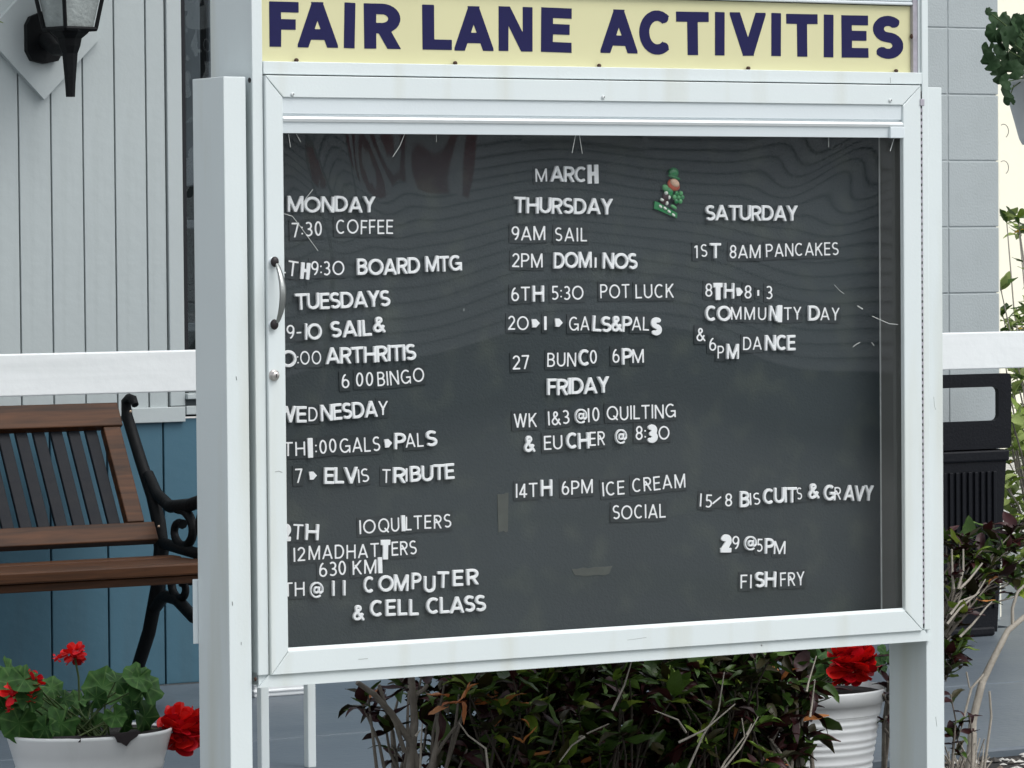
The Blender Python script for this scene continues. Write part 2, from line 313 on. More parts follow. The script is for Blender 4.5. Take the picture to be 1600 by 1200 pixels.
    if ch == '4': W = W_(.56)+h; return [ext((W*.66, 0), (W*.66, 1)), [(0, .25), (W, .25)], ext((h*.9, .25), (W*.66, 1-h*.4), .0)], W
    if ch == '5': W = W_(.50)+h; return [[(W*.18, H), (W*.93, H)], [(W*.18+h*.4, 1), (W*.14+h*.4, .52)], arc(W*.44, .31, W*.56-h, .31-h*.95, 128, -135, 18)], W
    if ch in '69':
        W = W_(.52)+h; st = [('c', arc(W/2, .32, W/2-h, .32-h, 0, 360, 24)[:-1]), [(h, .32)]+arc(W*.5+.06, .34, W*.5+.06-h, .66-h, 180, 97, 12)]
        if ch == '9': st = [(s[0], [(W-p[0], 1-p[1]) for p in s[1]]) if s[0] == 'c' else [(W-p[0], 1-p[1]) for p in s] for s in st]
        return st, W
    if ch == '7': W = W_(.50)+h; return [[(0, H), (W, H)], ext((W-h*1.1, H), (W*.36, 0))], W
    if ch == '8': W = W_(.50)+h; r = (.5-h)/2; return [('c', arc(W/2, H-r, W/2-h-.02, r, 0, 360, 22)[:-1]), ('c', arc(W/2, h+r, W/2-h, r, 0, 360, 22)[:-1])], W
    if ch == '&': W = W_(.66)+h; return [[(W-h*.3, h*.2), (W*.30, .62)]+arc(W*.44, .775, W*.19, .225-h, 200, -20, 12)+[(W*.22, .46)]+arc(W*.38, .27, W*.38-h, .27-h, 140, 320, 12)+[(W*.86, .46)]], W
    if ch == '@': W = W_(.90)+h; return [arc(W/2, .5, W/2-h*.8, .5-h*.8, -48, -360, 26)+[(W-h*.9, .42)]+[(W*.80, .30), (W*.70, .34)], ('c', arc(W*.49, .5, W*.17, .17, 0, 360, 16)[:-1]), [(W*.70, .72), (W*.68, .32)]], W
    if ch == ':': return [[(h, .16), (h, .16+w)], [(h, .58), (h, .58+w)]], w
    if ch == '-': return [[(0, .42), (.34, .42)]], .34
    if ch == '/': return [[(0, .12), (.62, .62)]], .62
    if ch == "'": return [[(h, 0), (h, 1)]], w
    raise KeyError(ch)
def glyph_loops(ch, w, wf, rnd=.0, res=44):
    """outline loops of the union of the strokes (marching squares on a distance field)"""
    if ch == '>': return [[(0, .0), (.30, .0), (.58, .5), (.30, 1), (0, 1)]], .58
    st, W = strokes(ch, w, wf)
    g = 1.0/res; xs = np.arange(-.12, W+.14, g); ys = np.arange(-.14, 1.14, g); X, Y = np.meshgrid(xs, ys)
    F = np.full(X.shape, 9.0); h = w/2
    for s in st:
        closed = s[0] == 'c'; P = s[1] if closed else s
        seg = list(zip(P, P[1:]+P[:1])) if closed else list(zip(P, P[1:]))
        for (a, b) in seg:
            dx, dy = b[0]-a[0], b[1]-a[1]; L = math.hypot(dx, dy)
            if L < 1e-6: continue
            ux, uy = dx/L, dy/L; t = (X-a[0])*ux+(Y-a[1])*uy; n = np.abs(-(X-a[0])*uy+(Y-a[1])*ux)
            F = np.minimum(F, np.maximum(n-h, np.maximum(-t, t-L)))
        for p in (P if closed else P[1:-1]): F = np.minimum(F, np.hypot(X-p[0], Y-p[1])-h)
    lo, hi = (-.16, 1.0) if ch == 'Q' else (0, 1)
    F = np.maximum(F, np.maximum(lo-Y, Y-hi)); F = np.maximum(F, np.maximum(-.001-X, X-W-.001))
    if rnd:
        K = F.copy()
        for _ in range(int(rnd)):
            Q = np.pad(K, 1, mode='edge'); K = (Q[1:-1, 1:-1]*4+Q[:-2, 1:-1]+Q[2:, 1:-1]+Q[1:-1, :-2]+Q[1:-1, 2:])/8
        F = K
    I = F < 0; nx = X.shape[1]
    code = I[:-1, :-1]*1+I[:-1, 1:]*2+I[1:, 1:]*4+I[1:, :-1]*8
    T = {1: [(3, 0)], 2: [(0, 1)], 3: [(3, 1)], 4: [(1, 2)], 5: [(3, 2), (1, 0)], 6: [(0, 2)], 7: [(3, 2)], 8: [(2, 3)], 9: [(2, 0)], 10: [(0, 3), (2, 1)], 11: [(2, 1)], 12: [(1, 3)], 13: [(1, 0)], 14: [(0, 3)]}
    nxt = {}
    def key(j, i, e): return {0: ('h', j, i), 2: ('h', j+1, i), 3: ('v', j, i), 1: ('v', j, i+1)}[e]
    for j, i in zip(*np.nonzero((code > 0) & (code < 15))):
        for a, b in T[int(code[j, i])]: nxt[key(int(j), int(i), a)] = key(int(j), int(i), b)
    def pos(k):
        t, j, i = k; f0 = F[j, i]; f1 = F[j, i+1] if t == 'h' else F[j+1, i]; q = f0/(f0-f1)
        return (xs[i]+g*q, ys[j]) if t == 'h' else (xs[i], ys[j]+g*q)
    loops = []
    while nxt:
        k = next(iter(nxt)); lp = []
        while k in nxt: lp.append(pos(k)); k = nxt.pop(k)
        if len(lp) > 5: loops.append(simp(lp, .0045))
    return loops, W
def simp(lp, tol):
    a = np.array(lp); i0 = 0; i1 = int(np.argmax(((a-a[0])**2).sum(1)))
    def dp(p):
        if len(p) < 3: return [0, len(p)-1]
        d = p[-1]-p[0]; L = math.hypot(*d) or 1e-9; e = np.abs((p[:, 0]-p[0, 0])*d[1]-(p[:, 1]-p[0, 1])*d[0])/L; k = int(np.argmax(e))
        if e[k] < tol: return [0, len(p)-1]
        return dp(p[:k+1])[:-1]+[k+q for q in dp(p[k:])]
    A = a[i0:i1+1]; B = np.vstack([a[i1:], a[:1]])
    return [tuple(A[k]) for k in dp(A)][:-1]+[tuple(B[k]) for k in dp(B)][:-1]
GC = {}
def glyph_mesh(ch, style):
    """mesh in x (right), z (up), thickness along -y from 0; height 1"""
    k = (ch, style)
    if k in GC: return GC[k]
    wst, wf, depth, bev, rnd, res = {'t': (.112, .96, .0006, 0, 1, 40), 'b': (.178, 1.12, .0065, .0009, 2, 40), 'k': (.33, .62, .0045, .0005, 1, 40), 'h': (.232, .98, .0006, 0, 0, 90)}[style]
    c0 = ch
    if ch == '@': wst = min(wst, .125)
    if ch == '&' and style != 't': wst = .18
    if style == 'k': wst, wf = {'T': (.27, .58), 'I': (.4, .5), 'H': (.20, .64), 'S': (.255, .72), '3': (.26, .66), '2': (.26, .66)}.get(ch, (.26, .7))
    loops, W = glyph_loops(c0, wst, wf, rnd, res)
    cu = bpy.data.curves.new('outline', 'CURVE'); cu.dimensions = '2D'; cu.fill_mode = 'BOTH'
    for lp in loops:
        sp = cu.splines.new('POLY'); sp.points.add(len(lp)-1)
        for i, p in enumerate(lp): sp.points[i].co = (p[0], p[1], 0, 1)
        sp.use_cyclic_u = True
    # depths are metric, outlines unit height (about 30 mm): keep the ratio in the unit mesh and undo it when placing
    cu.extrude = depth/.03/2; cu.bevel_depth = bev/.03 if bev else 0; cu.offset = -bev/.03 if bev else 0; cu.bevel_resolution = 0
    if bev: cu.extrude -= bev/.03
    o = bpy.data.objects.new('outline', cu); COL.objects.link(o); bpy.context.view_layer.update()
    me = bpy.data.meshes.new_from_object(o.evaluated_get(bpy.context.evaluated_depsgraph_get())); bpy.data.objects.remove(o); bpy.data.curves.remove(cu)
    me.name = 'glyph'; D = depth/.03
    n = len(me.vertices); co = np.empty(n*3); me.vertices.foreach_get('co', co); co = co.reshape(-1, 3)
    out = np.stack([co[:, 0], -(co[:, 2]+D/2), co[:, 1]], 1); me.vertices.foreach_set('co', out.ravel()); me.update()
    me.materials.clear(); me.materials.append(M['navy' if style == 'h' else ('print' if style == 't' else 'letter')])
    GC[k] = (me, W); return GC[k]

# ================================================================ SETTING
ZG, ZF, YE, YW = -1.53, -1.505, 1.42, 3.8
YS = YE+.002
b = MB(); b.add([(-400, -400, ZG), (400, -400, ZG), (400, 400, ZG), (-400, 400, ZG)], [(0, 1, 2, 3)]); struct(b, 'ground', 'ground')
b = MB(); b.add([(-1, .1, ZG+.006), (4.2, .1, ZG+.006), (5.6, YE-.01, ZG+.006), (-1, YE-.01, ZG+.006)], [(0, 1, 2, 3)]); struct(b, 'planting_bed', 'soil')
b = MB(); b.box(-3, 9, YE, 2.547, ZG-.1, ZF, .006); b.box(-3, 9, 2.553, 3.795, ZG-.1, ZF, .006); b.box(4.5, 9, 3.797, 6.6, ZG-.1, ZF-.001); struct(b, 'porch_floor', 'floor')
b = MB(); b.add([(4.0, 6.62, ZF-.02), (30, 6.62, ZF-.02), (30, 30, ZF-.02), (4.0, 30, ZF-.02)], [(0, 1, 2, 3)]); struct(b, 'gravel_yard', 'pale_ground')

# --- the porch wall: pale vertical boards over teal boards, window, painted blocks
wallT = thing('board_wall', 'porch wall of pale grey vertical boards above wide teal boards behind the bench', 'wall', (1.2, YW, ZF))
MB().box(-2.5, 1.60, YW+.016, YW+.10, -.765, 1.05).build('wall_backing', 'groove', wallT)
MB().box(-2.5, 1.60, YW+.016, YW+.10, ZF, -.766).build('wall_backing', 'dark', wallT)
x = 1.6065-.0945*.62; edges = [1.6065, x]
while x > -.3: x -= .0945; edges.append(x)
gb = None
for i in range(len(edges)-1):
    MB().box(edges[i+1]+.0022, edges[i]-.0022, YW+random.uniform(-.0006, .0006), YW+.015, -.757+random.uniform(-.002, .002), 1.03, .0015).build('siding_board', 'siding', wallT)
x = at(258, 900, YW)[0]; te = [x+.1695*2, x+.1695, x]
while x > -.3: x -= .1695; te.append(x)
for i in range(len(te)-1):
    MB().box(te[i+1]+.0025, te[i]-.0025, YW+.002, YW+.015, ZF+.002, -.772+random.uniform(-.003, .003), .002).build('teal_board', 'teal', wallT)
MB().box(te[0], 3.05, YW+.002, YW+.10, ZF, -.775).build('teal_panel', 'teal', wallT)
MB().box(1.6095, 1.6545, YW-.006, YW+.1, -.735, 1.03, .002).build('corner_trim', 'trim', wallT)
MB().box(1.49, 1.652, YW-.012, YW+.0, -.779, -.737, .002).build('bottom_trim', 'trim', wallT)
MB().box(-2.5, 1.60, YW-.001, YW+.02, ZF+.0, ZF+.0015).build('base_strip', 'dark', wallT)

winT = thing('porch_window', 'dark tall window between the pale boards and the sign, grey curtain inside', 'window', (2.3, YW, -.74))
for (a0, a1, z0, z1, nm) in ((1.656, 1.668, -.70, 1.03, 'frame_side'), (2.98, 3.04, -.70, 1.03, 'frame_side'), (1.668, 2.98, .97, 1.03, 'frame_head'), (2.30, 2.34, -.70, .97, 'mullion')):
    MB().box(a0, a1, YW-.002, YW+.09, z0, z1, .002).build(nm, 'interior' if a0 < 1.66 else 'trim', winT)
MB().box(1.655, 3.05, YW-.02, YW+.09, -.717, -.702, .002).build('sill', 'trim', winT)
MB().box(1.655, 3.05, YW-.012, YW+.09, -.760, -.736, .002).build('sill', 'trim', winT)
MB().box(1.655, 3.05, YW+.01, YW+.09, -.7355, -.7175).build('sill_gap', 'dark', winT)
MB().box(1.668, 2.98, YW+.03, YW+.034, -.70, .97).build('pane', 'winglass', winT)
MB().box(1.66, 3.04, YW+.10, YW+.9, -.77, 1.03).build('dark_interior', 'interior', winT)
b = MB(); xx = 1.69
for i in range(6): b.box(xx, xx+.05, YW+.05, YW+.07, -.13+.02*i, .97, .004); xx += .075
b.build('curtain', 'curtain', winT)
for z in (-.235, -.52): MB().box(1.669, 2.3, YW+.038, YW+.06, z-.012, z+.012, .003).build('glazing_bar', 'curtain', winT)

blockT = thing('block_wall', 'grey painted concrete block wall to the right of the sign, stack bonded', 'wall', (4.2, YW, ZF))
MB().box(3.06, 4.448, YW+.0028, YW+.19, ZF, 1.03).build('mortar', 'joint', blockT)
zt = at(1520, 148, YW)[1]; XJ = at(1482, 300, YW)[0]
zz = zt
while zz < .9: zz += .2045
rows = []
while zz > ZF+.01: rows.append((max(zz-.2045, ZF), zz)); zz -= .2045
for (z0, z1) in rows:
    for (x0, x1) in ((XJ, 4.456), (XJ-.4, XJ), (XJ-.8, XJ-.4), (3.06, XJ-.8)):
        if z1-z0 > .03: MB().box(x0+.002, x1-(.002 if x1 < 4.4 else 0), YW+random.uniform(-.001, .001), YW+.2, z0+.0018, z1-.0018, .0025).build('block', 'block', blockT)

# --- porch roof (above the picture), carried by posts outside it
roofT = thing('porch_beam', 'white porch beam on two columns spanning above the rail', 'beam', (3, 2.0, .98))
MB().box(-2.45, 7.65, 1.955, 2.045, .98, 1.12, .006).build('beam', 'rail', roofT)
for x in (-2.4, 7.6): MB().box(x-.05, x+.05, 2.055, 2.155, ZF, 1.12, .004).build('column', 'rail', roofT)

# --- far background at the right: cream neighbour wall, pipe
nb = thing('cream_wall', 'bright cream building wall behind the yard at the right edge', 'wall', (12, 12, ZF))
for i in range(22): MB().box(7.5+.35*i, 7.845+.35*i, 12, 12.1, ZF-.02, 3.5, .01).build('cladding_board', 'cream_wall', nb)
pt = thing('downpipe', 'pale cream downpipe with thin wires beside the corner of the block wall', 'pipe', (4.62, 4.2, ZF))
MB().tube([(4.66, 4.1, ZF), (4.66, 4.1, -.3), (4.652, 4.1, 1.0)], .022, 12).build('pipe', 'cream_wall', pt)
for z in (-.03, -.13):
    x, zc = at(1565, 205 if z > -.1 else 262, 4.07)
    MB().tube([(x+.00+.02*math.cos(R(a)), 4.06, zc+.022*math.sin(R(a))) for a in range(-60, 130, 20)], .0012, 5).build('wire', 'bark', pt)

# ================================================================ THE NOTICE BOARD SIGN
W, H = 1.3927, 1.04
sign = thing('notice_board_sign', 'large white aluminium notice board sign with cream header and glazed letter cabinet on two posts', 'sign', (.7, .09, ZG))
for (x0, x1, ys) in ((-.0725, -.0300, .010), (1.4100, 1.4517, .010)):
    p = MB().box(x0, x1, ys, ys+.123, ZG, -.0035, .0012).build('post', 'white', sign)
MB().tube([(-.0178, .018, -.009), (-.0194, .018, -.009)], .0045, 10).build('bolt_hole', 'hole', sign)
# cabinet: flange ring (mitred) with box behind
def ring(x0, x1, z0, z1, wl, wr, wt, wb, y0, y1, name, material, parent, gap=.0006, inset=0.0, names=None):
    xi0, xi1, zi0, zi1 = x0+wl, x1-wr, z0+wb, z1-wt; g = gap; res = []
    for (poly, nm) in (([(x0, z1), (x0, z0), (xi0, zi0), (xi0, zi1)], 'stile'), ([(x1, z0), (x1, z1), (xi1, zi1), (xi1, zi0)], 'stile'), ([(x0, z0), (x1, z0), (xi1, zi0), (xi0, zi0)], 'rail'), ([(x1, z1), (x0, z1), (xi0, zi1), (xi1, zi1)], 'rail')):
        if nm == 'stile' and poly[0][0] == x0 and wl <= 0: continue
        cx = sum(p[0] for p in poly)/4; cz = sum(p[1] for p in poly)/4
        q = []
        for (px, pz) in poly:
            d = g*.7
            if nm == 'stile': q.append((px, pz-d*2 if pz > cz else pz+d*2))
            else: q.append((px-d*2 if px > cx else px+d*2, pz))
        n = 4; ar = sum(q[i][0]*q[(i+1) % n][1]-q[(i+1) % n][0]*q[i][1] for i in range(n))
        if ar < 0: q = q[::-1]
        s = .0012; c = (sum(p[0] for p in q)/4, sum(p[1] for p in q)/4)
        def shr(p, k): return (p[0]+math.copysign(min(k, abs(c[0]-p[0])), c[0]-p[0]), p[1]+math.copysign(min(k, abs(c[1]-p[1])), c[1]-p[1]))
        m = MB(); f0 = [(*shr(p, s)[:1], y0, shr(p, s)[1]) for p in q]; f1 = [(p[0], y0+s, p[1]) for p in q]; f2 = [(p[0], y1, p[1]) for p in q]
        m.add(f0+f1+f2, [(0, 1, 2, 3)]+[(i, i+4, (i+1) % 4+4, (i+1) % 4) for i in range(4)]+[(i+4, i+8, (i+1) % 4+8, (i+1) % 4+4) for i in range(4)]+[(11, 10, 9, 8)])
        res.append(m.build(name+'_'+nm, material, parent))
    return res
# side walls of the whole housing (header and cabinet share them)
MB().box(-.0178, -.0015, .0085, .172, -1.058, .34, .001).build('housing_side', 'white', sign)
MB().box(1.396, 1.4082, .0085, .172, -1.058, .34, .001).build('housing_side', 'white', sign)
MB().box(-.0208, -.0008, .0025, .0083, -1.0395, .34, .0012).build('front_stile', 'white', sign)
MB().box(1.4005, 1.4150, .0025, .0083, -1.0395, .34, .0012).build('front_stile', 'white', sign)
b = MB(); z0, z1 = -1.061, -1.0402
b.add([(p[0], y, p[1]) for y in (.0025, .0083) for p in ((-.0208, z0), (1.415, z0), (1.4008, z1), (-.0008, z1))], [(0, 1, 2, 3), (7, 6, 5, 4), (0, 4, 5, 1), (1, 5, 6, 2), (2, 6, 7, 3), (3, 7, 4, 0)])
b.build('front_rail', 'white', sign)
MB().box(-.0178, 1.4082, .0086, .172, -1.0585, -1.035, .001).build('housing_floor', 'white', sign)
MB().box(-.0014, 1.3959, .160, .172, -1.034, .34).build('housing_back', 'inner', sign)
MB().box(-.0012, 1.3958, .0085, .159, -.020, .0, .001).build('divider', 'inner', sign)
# header
MB().box(.0002, 1.3995, .0015, .0083, .0016, .0236, .001).build('header_rail', 'white', sign)
MB().box(.0002, 1.3955, .0090, .155, .0010, .0226).build('header_sill', 'white', sign)
MB().box(.0002, 1.3850, .0185, .0225, .0228, .150).build('header_panel', 'cream', sign)
MB().box(1.3852, 1.3958, .010, .15, .0228, .20, .001).build('header_jamb', 'hinge', sign)
MB().box(.0002, 1.3850, .0095, .0225, .1515, .1575, .002).build('header_trim', 'shade', sign)
MB().box(.0002, 1.3955, .0125, .0225, .1585, .172, .002).build('header_trim', 'shade', sign)
MB().box(.0002, 1.3995, .0035, .0600, .173, .215, .002).build('header_top_rail', 'white', sign)
MB().box(-.0208, 1.4150, .0025, .172, .341, .36, .002).build('housing_cap', 'white', sign)
MB().box(.0002, 1.3995, .0030, .0083, .2155, .340).build('header_upper_panel', 'white', sign)
for (px, py) in ((463, 92), (711, 95), (936, 97.5), (1169, 101), (1400, 106)):
    x, z = at(px, py, .014); MB().ball((x, .0135, .0268), .0042, .0042, .0036, 10, 6).build('header_screw', 'rust', sign)
x, z = at(1429, 57, .014); MB().ball((1.3850, .014, z), .0035, .004, .005).build('header_screw', 'rust', sign)
# header lettering: flat vinyl characters, each its own piece
HY = .0184
def header_word(word, spans):
    for ch, (x0, y0, x1, y1, cap) in zip(word, spans):
        me, gw = glyph_mesh(ch, 'h'); a = at(x0, y0, HY); c = at(x1, y1, HY); tp = at(x0, y0-cap, HY)
        hh = tp[1]-a[1]; ww = c[0]-a[0]
        o = place(me, 'header_letter', sign, (a[0], HY, a[1]), (0, math.atan2(a[1]-c[1], ww)*.9, 0), (ww/gw, .03, hh))
header_word('FAIR', [(421, 73, 467, 74, 71), (465, 74, 528, 75, 71.5), (537, 75, 554, 76, 71.5), (569, 76, 626, 77, 71)])
header_word('LANE', [(660, 77.5, 706, 78.5, 70.5), (710, 79, 771, 80, 70), (779, 79.5, 832, 81, 70), (845, 81, 893, 83, 70)])
header_word('ACTIVITIES', [(938, 82.5, 996, 84, 68.5), (999, 85, 1052, 86, 69.5), (1057, 86, 1108, 86.5, 68), (1117, 86.5, 1132, 87, 68), (1141, 87, 1197, 87.5, 68), (1205, 87.5, 1220, 88, 67.5), (1229, 88.5, 1278, 89, 67), (1287, 89.5, 1302, 90, 67), (1315, 90, 1357, 90.5, 66.5), (1364, 91.5, 1411, 92.5, 67.5)])

# door: mitred frame with bevelled inner edge
ring(.0008, W, -H, -.0010, .0337, .0414, .0376, .0393, -.004, .0070, 'door', 'white', sign)
b = MB()  # bright bevel at the inner edge of the frame
def bev(p0, p1, q0, q1, nm='inner_bevel'):
    MB().add([(p0[0], -.0038, p0[1]), (p1[0], -.0038, p1[1]), (q1[0], .0045, q1[1]), (q0[0], .0045, q0[1])], [(0, 1, 2, 3)]).build(nm, 'white', sign)
xi0, xi1, zi0, zi1 = .0345, W-.0414, -H+.0393, -.0386
bev((xi0, zi0-.0002), (xi1, zi0-.0002), (xi0+.0001, zi0+.006), (xi1-.0001, zi0+.006), 'door_bevel')
# valance inside the door top: flat strip, groove, rounded bead, lower lip
prof = [(-.0388, .000), (-.0660, .001), (-.0668, .0045), (-.0700, .0050), (-.0708, -.0015), (-.0755, -.0045), (-.0800, -.0020), (-.0808, .0010), (-.1000, .0030), (-.1003, .0050), (-.1003, .0078), (-.0388, .0078)]
def valance(z0i, z1i, nm, mt='shade'):
    pr = prof[z0i:z1i]+[(prof[z1i-1][0], .0078), (prof[z0i][0], .0078)]
    n = len(pr); v = [(x, q[1], q[0]) for x in (xi0+.0004, xi1-.0004) for q in pr]
    MB().add(v, [tuple(range(n)), tuple(range(2*n-1, n-1, -1))]+[(i, (i+1) % n, (i+1) % n+n, i+n) for i in range(n)]).build(nm, mt, sign)
valance(0, 4, 'valance_strip'); valance(4, 8, 'valance_bead', 'rail'); valance(7, 10, 'valance_lip')
MB().box(xi1-.0300, xi1+.0035, -.0046, .0028, -.1012, -.0806, .0012).build('valance_clip', 'shade', sign)
# wavy acrylic pane (3 mm), bowed so that what it mirrors bends into arcs
def wave(x, z):
    u = (x-.62)/.62; hgt = max(0., min(1., (-.06-z)/.30)); s = hgt*hgt*(3-2*hgt)
    return u, s
NX, NZ = 110, 84; vx = np.linspace(xi0-.008, xi1+.006, NX); vz = np.linspace(zi0-.006, -.070, NZ)
def tilt(x, z):
    u, s = wave(x, z)
    t = -.0135*math.exp(-(u*1.25)**2)*s + .0035*s
    t += .0011*math.sin(x*9+z*5)+.0007*math.sin(x*16-z*4+1)+.0004*math.sin(z*44+math.sin(x*5)*2.0)*(1-.6*s)
    t += .0042*math.exp(-((x-.13)/.14)**2-((z+.17)/.11)**2)*math.sin(x*55+z*25)
    t += .0040*math.exp(-((x-1.22)/.17)**2-((z+.15)/.10)**2)*math.sin(x*30-z*34)
    return t
hgt = np.zeros((NZ, NX))
for i in range(NX):
    for j in range(1, NZ): hgt[j, i] = hgt[j-1, i]+tilt(vx[i], (vz[j]+vz[j-1])/2)*(vz[j]-vz[j-1])
hgt -= hgt.mean()
verts = [(vx[i], .0115+yy+hgt[j, i], vz[j]) for yy in (0,) for j in range(NZ) for i in range(NX)]
K = NX*NZ; fs = []
for j in range(NZ-1):
    for i in range(NX-1):
        a = j*NX+i; fs.append((a, a+1, a+NX+1, a+NX))
MB().add(verts, fs, True).build('pane', 'glassdoor', sign)
# scratches and cracks in the pane
def line(pts, r, nm='pane_scratch'):
    q = [at(px, py, .0095) for px, py in pts]; MB().tube([(a, .0098, c) for a, c in q], r, 4).build(nm, 'scratch', sign)
for L_, r_ in (([(444, 334), (457, 338), (468, 352), (484, 374), (497, 392)], .0006), ([(489, 296), (478, 310), (474, 318)], .0005), ([(451, 209), (454, 230)], .0006), ([(463, 209), (470, 222)], .0005), ([(633, 208), (625, 228), (614, 245)], .0005),
               ([(682, 208), (682, 222)], .0004), ([(1304, 445), (1312, 454), (1319, 459)], .0005), ([(1340, 478), (1348, 483)], .0012), ([(1363, 494), (1376, 500), (1390, 506), (1403, 507)], .0007), ([(1333, 542), (1338, 538), (1344, 535)], .0006), ([(1362, 535), (1366, 540)], .0006),
               ([(1399, 210), (1396, 220), (1391, 236)], .0009), ([(1295, 208), (1295, 230)], .0004), ([(900, 208), (894, 239)], .0007), ([(905, 208), (910, 240)], .0007), ([(725, 482), (725, 486)], .0006)): line(L_, r_)
# interior: board, side walls, lower ledge
YB = .087
MB().box(.0005, 1.3595, YB, YB+.012, -1.0335, -.0215).build('letter_board', 'board', sign)
MB().box(1.3600, 1.3640, .0165, YB+.014, -1.0335, -.0215).build('cabinet_side', 'inner', sign)
MB().box(.0, .0040, .0165, YB-.001, -1.0335, -.0215).build('cabinet_side', 'inner', sign)
MB().tube([(1.3590, YB-.0018, -.05), (1.3590, YB-.0018, -1.03)], .0016, 6).build('corner_bead', 'scratch', sign)
MB().box(xi0-.01, xi1+.006, .0165, .026, -1.0335, -1.006, .002).build('glazing_ledge', 'inner', sign)
# tape remnants
for (px0, py0, px1, py1, sl) in ((777, 772, 795, 831, 0), (893, 889, 957, 897, 2)):
    a = at(px0, py0, YB-.001); c = at(px1, py1, YB-.001); n = 7; r = random.Random(px0)
    top = [(a[0]+(c[0]-a[0])*i/n, a[1]+r.uniform(-.002, .002)) for i in range(n+1)]; bot = [(a[0]+(c[0]-a[0])*(.08+.84*i/n), c[1]+r.uniform(-.002, .002)) for i in range(n, -1, -1)]
    MB().prism(top+bot, YB-.0012, YB-.0004).build('tape_strip', 'tape', sign, label='strip of old tape residue on the board')
# handle: two dark caps and a bowed steel strap
hnd = thing('tmp', None, None, (.0165, -.004, -.377)); hnd.name = 'handle'; hnd.parent = sign; hnd.location = Vector((.0165, -.004, -.377))-sign.location
for (px, py) in ((427.5, 409), (427, 507)):
    x, z = at(px, py, -.008)
    MB().lathe((0, 0, 0), [(0, .0), (.0065, .0), (.008, -.002), (.008, -.0045)], 16).build('foot', 'shade', hnd)
    o = COL.objects[-1] if False else bpy.data.objects[[q.name for q in hnd.children][-1]]
    o.location = Vector((x, -.004, z))-wloc(hnd); o.rotation_euler = (R(90), 0, 0)
    MB().ball((x+.001, -.0105, z), .0078, .005, .0092, 12, 8).build('cap', 'hole', hnd)
b = MB(); pts = []; x0, za = at(429, 409, -.01); x1, zb = at(428, 507, -.01)
for i in range(17):
    t = i/16; s = math.sin(math.pi*t)**.75; pts.append((x0+.002, -.010-.0265*s, za+(zb-za)*t))
v = []
for i, p in enumerate(pts):
    hw = .0028+.0036*math.sin(math.pi*i/16)**.6
    v += [(p[0]-hw, p[1], p[2]), (p[0]-hw*.4, p[1]-.0016, p[2]), (p[0]+hw*.4, p[1]-.0016, p[2]), (p[0]+hw, p[1], p[2]), (p[0], p[1]+.002, p[2])]
b.add(v, [(i*5+k, i*5+(k+1) % 5, (i+1)*5+(k+1) % 5, (i+1)*5+k) for i in range(16) for k in range(5)], True).build('grip', 'steel', hnd)
# lock
x, z = at(429.5, 586.5, -.008)
lk = thing('tmp', None, None); lk.name = 'lock'; lk.parent = sign; lk.location = Vector((x, -.004, z))-sign.location
v = MB(); n = 28; prof2 = [(.0098, 0), (.0098, .002), (.0088, .0035), (.0068, .0040), (.0066, .0085), (.0058, .0095), (0, .0097)]
vv = [(x+r_*math.cos(2*math.pi*k/n), -.0042-d, z+r_*math.sin(2*math.pi*k/n)) for r_, d in prof2 for k in range(n)]
v.add(vv, [(i*n+k, i*n+(k+1) % n, (i+1)*n+(k+1) % n, (i+1)*n+k) for i in range(len(prof2)-1) for k in range(n)], True).build('lock_barrel', 'lock', lk)
MB().tube([(x+.0002, -.0139, z+.0012), (x+.0002, -.0142, z+.0012)], .0014, 10).box(x-.0004, x+.0008, -.0142, -.0138, z-.0036, z+.0006).build('keyhole', 'hole', lk)
for (px, py) in ((457.5, 147.5), (943, 152), (1391.5, 157)):
    x, z = at(px, py, -.006); s = MB().ball((x, -.0045, z), .0038, .003, .0038, 12, 6).build('door_screw', 'scr', sign)
    MB().ball((x+.0014, -.0072, z+.0006), .0012, .0008, .0012, 8, 4).build('screw_recess', 'hole', s)
x, z = at(399, 1061, .003); MB().ball((x, .0028, z), .0028, .003, .004, 10, 6).build('frame_screw', 'rust', sign)
x, z = at(1190, 1008, .0025); MB().ball((x, .0026, z), .0022, .001, .0024, 8, 4).build('frame_screw', 'steel', sign)
# scuffs and hairline scratches in the paint
for (pts_, yv, r_) in (([(369, 588), (370, 594)], .0098, .0007), ([(430, 737), (436, 736), (441, 738)], -.0042, .0005), ([(1391, 121), (1391.5, 130)], -.0042, .0005), ([(1459, 620), (1460, 634), (1462, 640)], .0022, .0004), ([(363, 940), (363.5, 946)], .0098, .0008), ([(377, 1003), (377, 1008)], .0098, .0006), ([(1462, 1120), (1464, 1135)], .0098, .0004), ([(560, 1030), (575, 1029)], -.0042, .0004), ([(980, 1000), (1010, 996)], -.0042, .0003)):
    MB().tube([(at(px, py, yv)[0], yv, at(px, py, yv)[1]) for px, py in pts_], r_, 4).build('scuff_mark', 'steel', sign)
# piano hinge down the right edge
hz = thing('tmp', None, None); hz.name = 'piano_hinge'; hz.parent = sign; hz.location = Vector((1.397, .002, -.5))-sign.location
MB().box(1.3931, 1.4003, .0040, .0075, -1.035, -.012).build('hinge_leaf', 'hole', hz)
zz = -.044; kn = None
b = MB().tube([(1.3968, .0025, 0), (1.3968, .0025, -.0072)], .0028, 8)
while zz > -1.03:
    if kn is None: kn = b.build('hinge_knuckle', 'hinge', hz); kn.location = Vector((1.3968, .0018, zz-.0036))-wloc(hz)
    else:
        o = kn.copy(); COL.objects.link(o); o.parent = hz; o.location = Vector((1.3968+random.uniform(-.0002, .0002), .0018, zz-.0036))-wloc(hz)
    zz -= .01235
MB().box(1.3900, 1.3995, -.0065, .0025, -.0395, -.0265, .001).build('hinge_pin_block', 'hinge', hz)
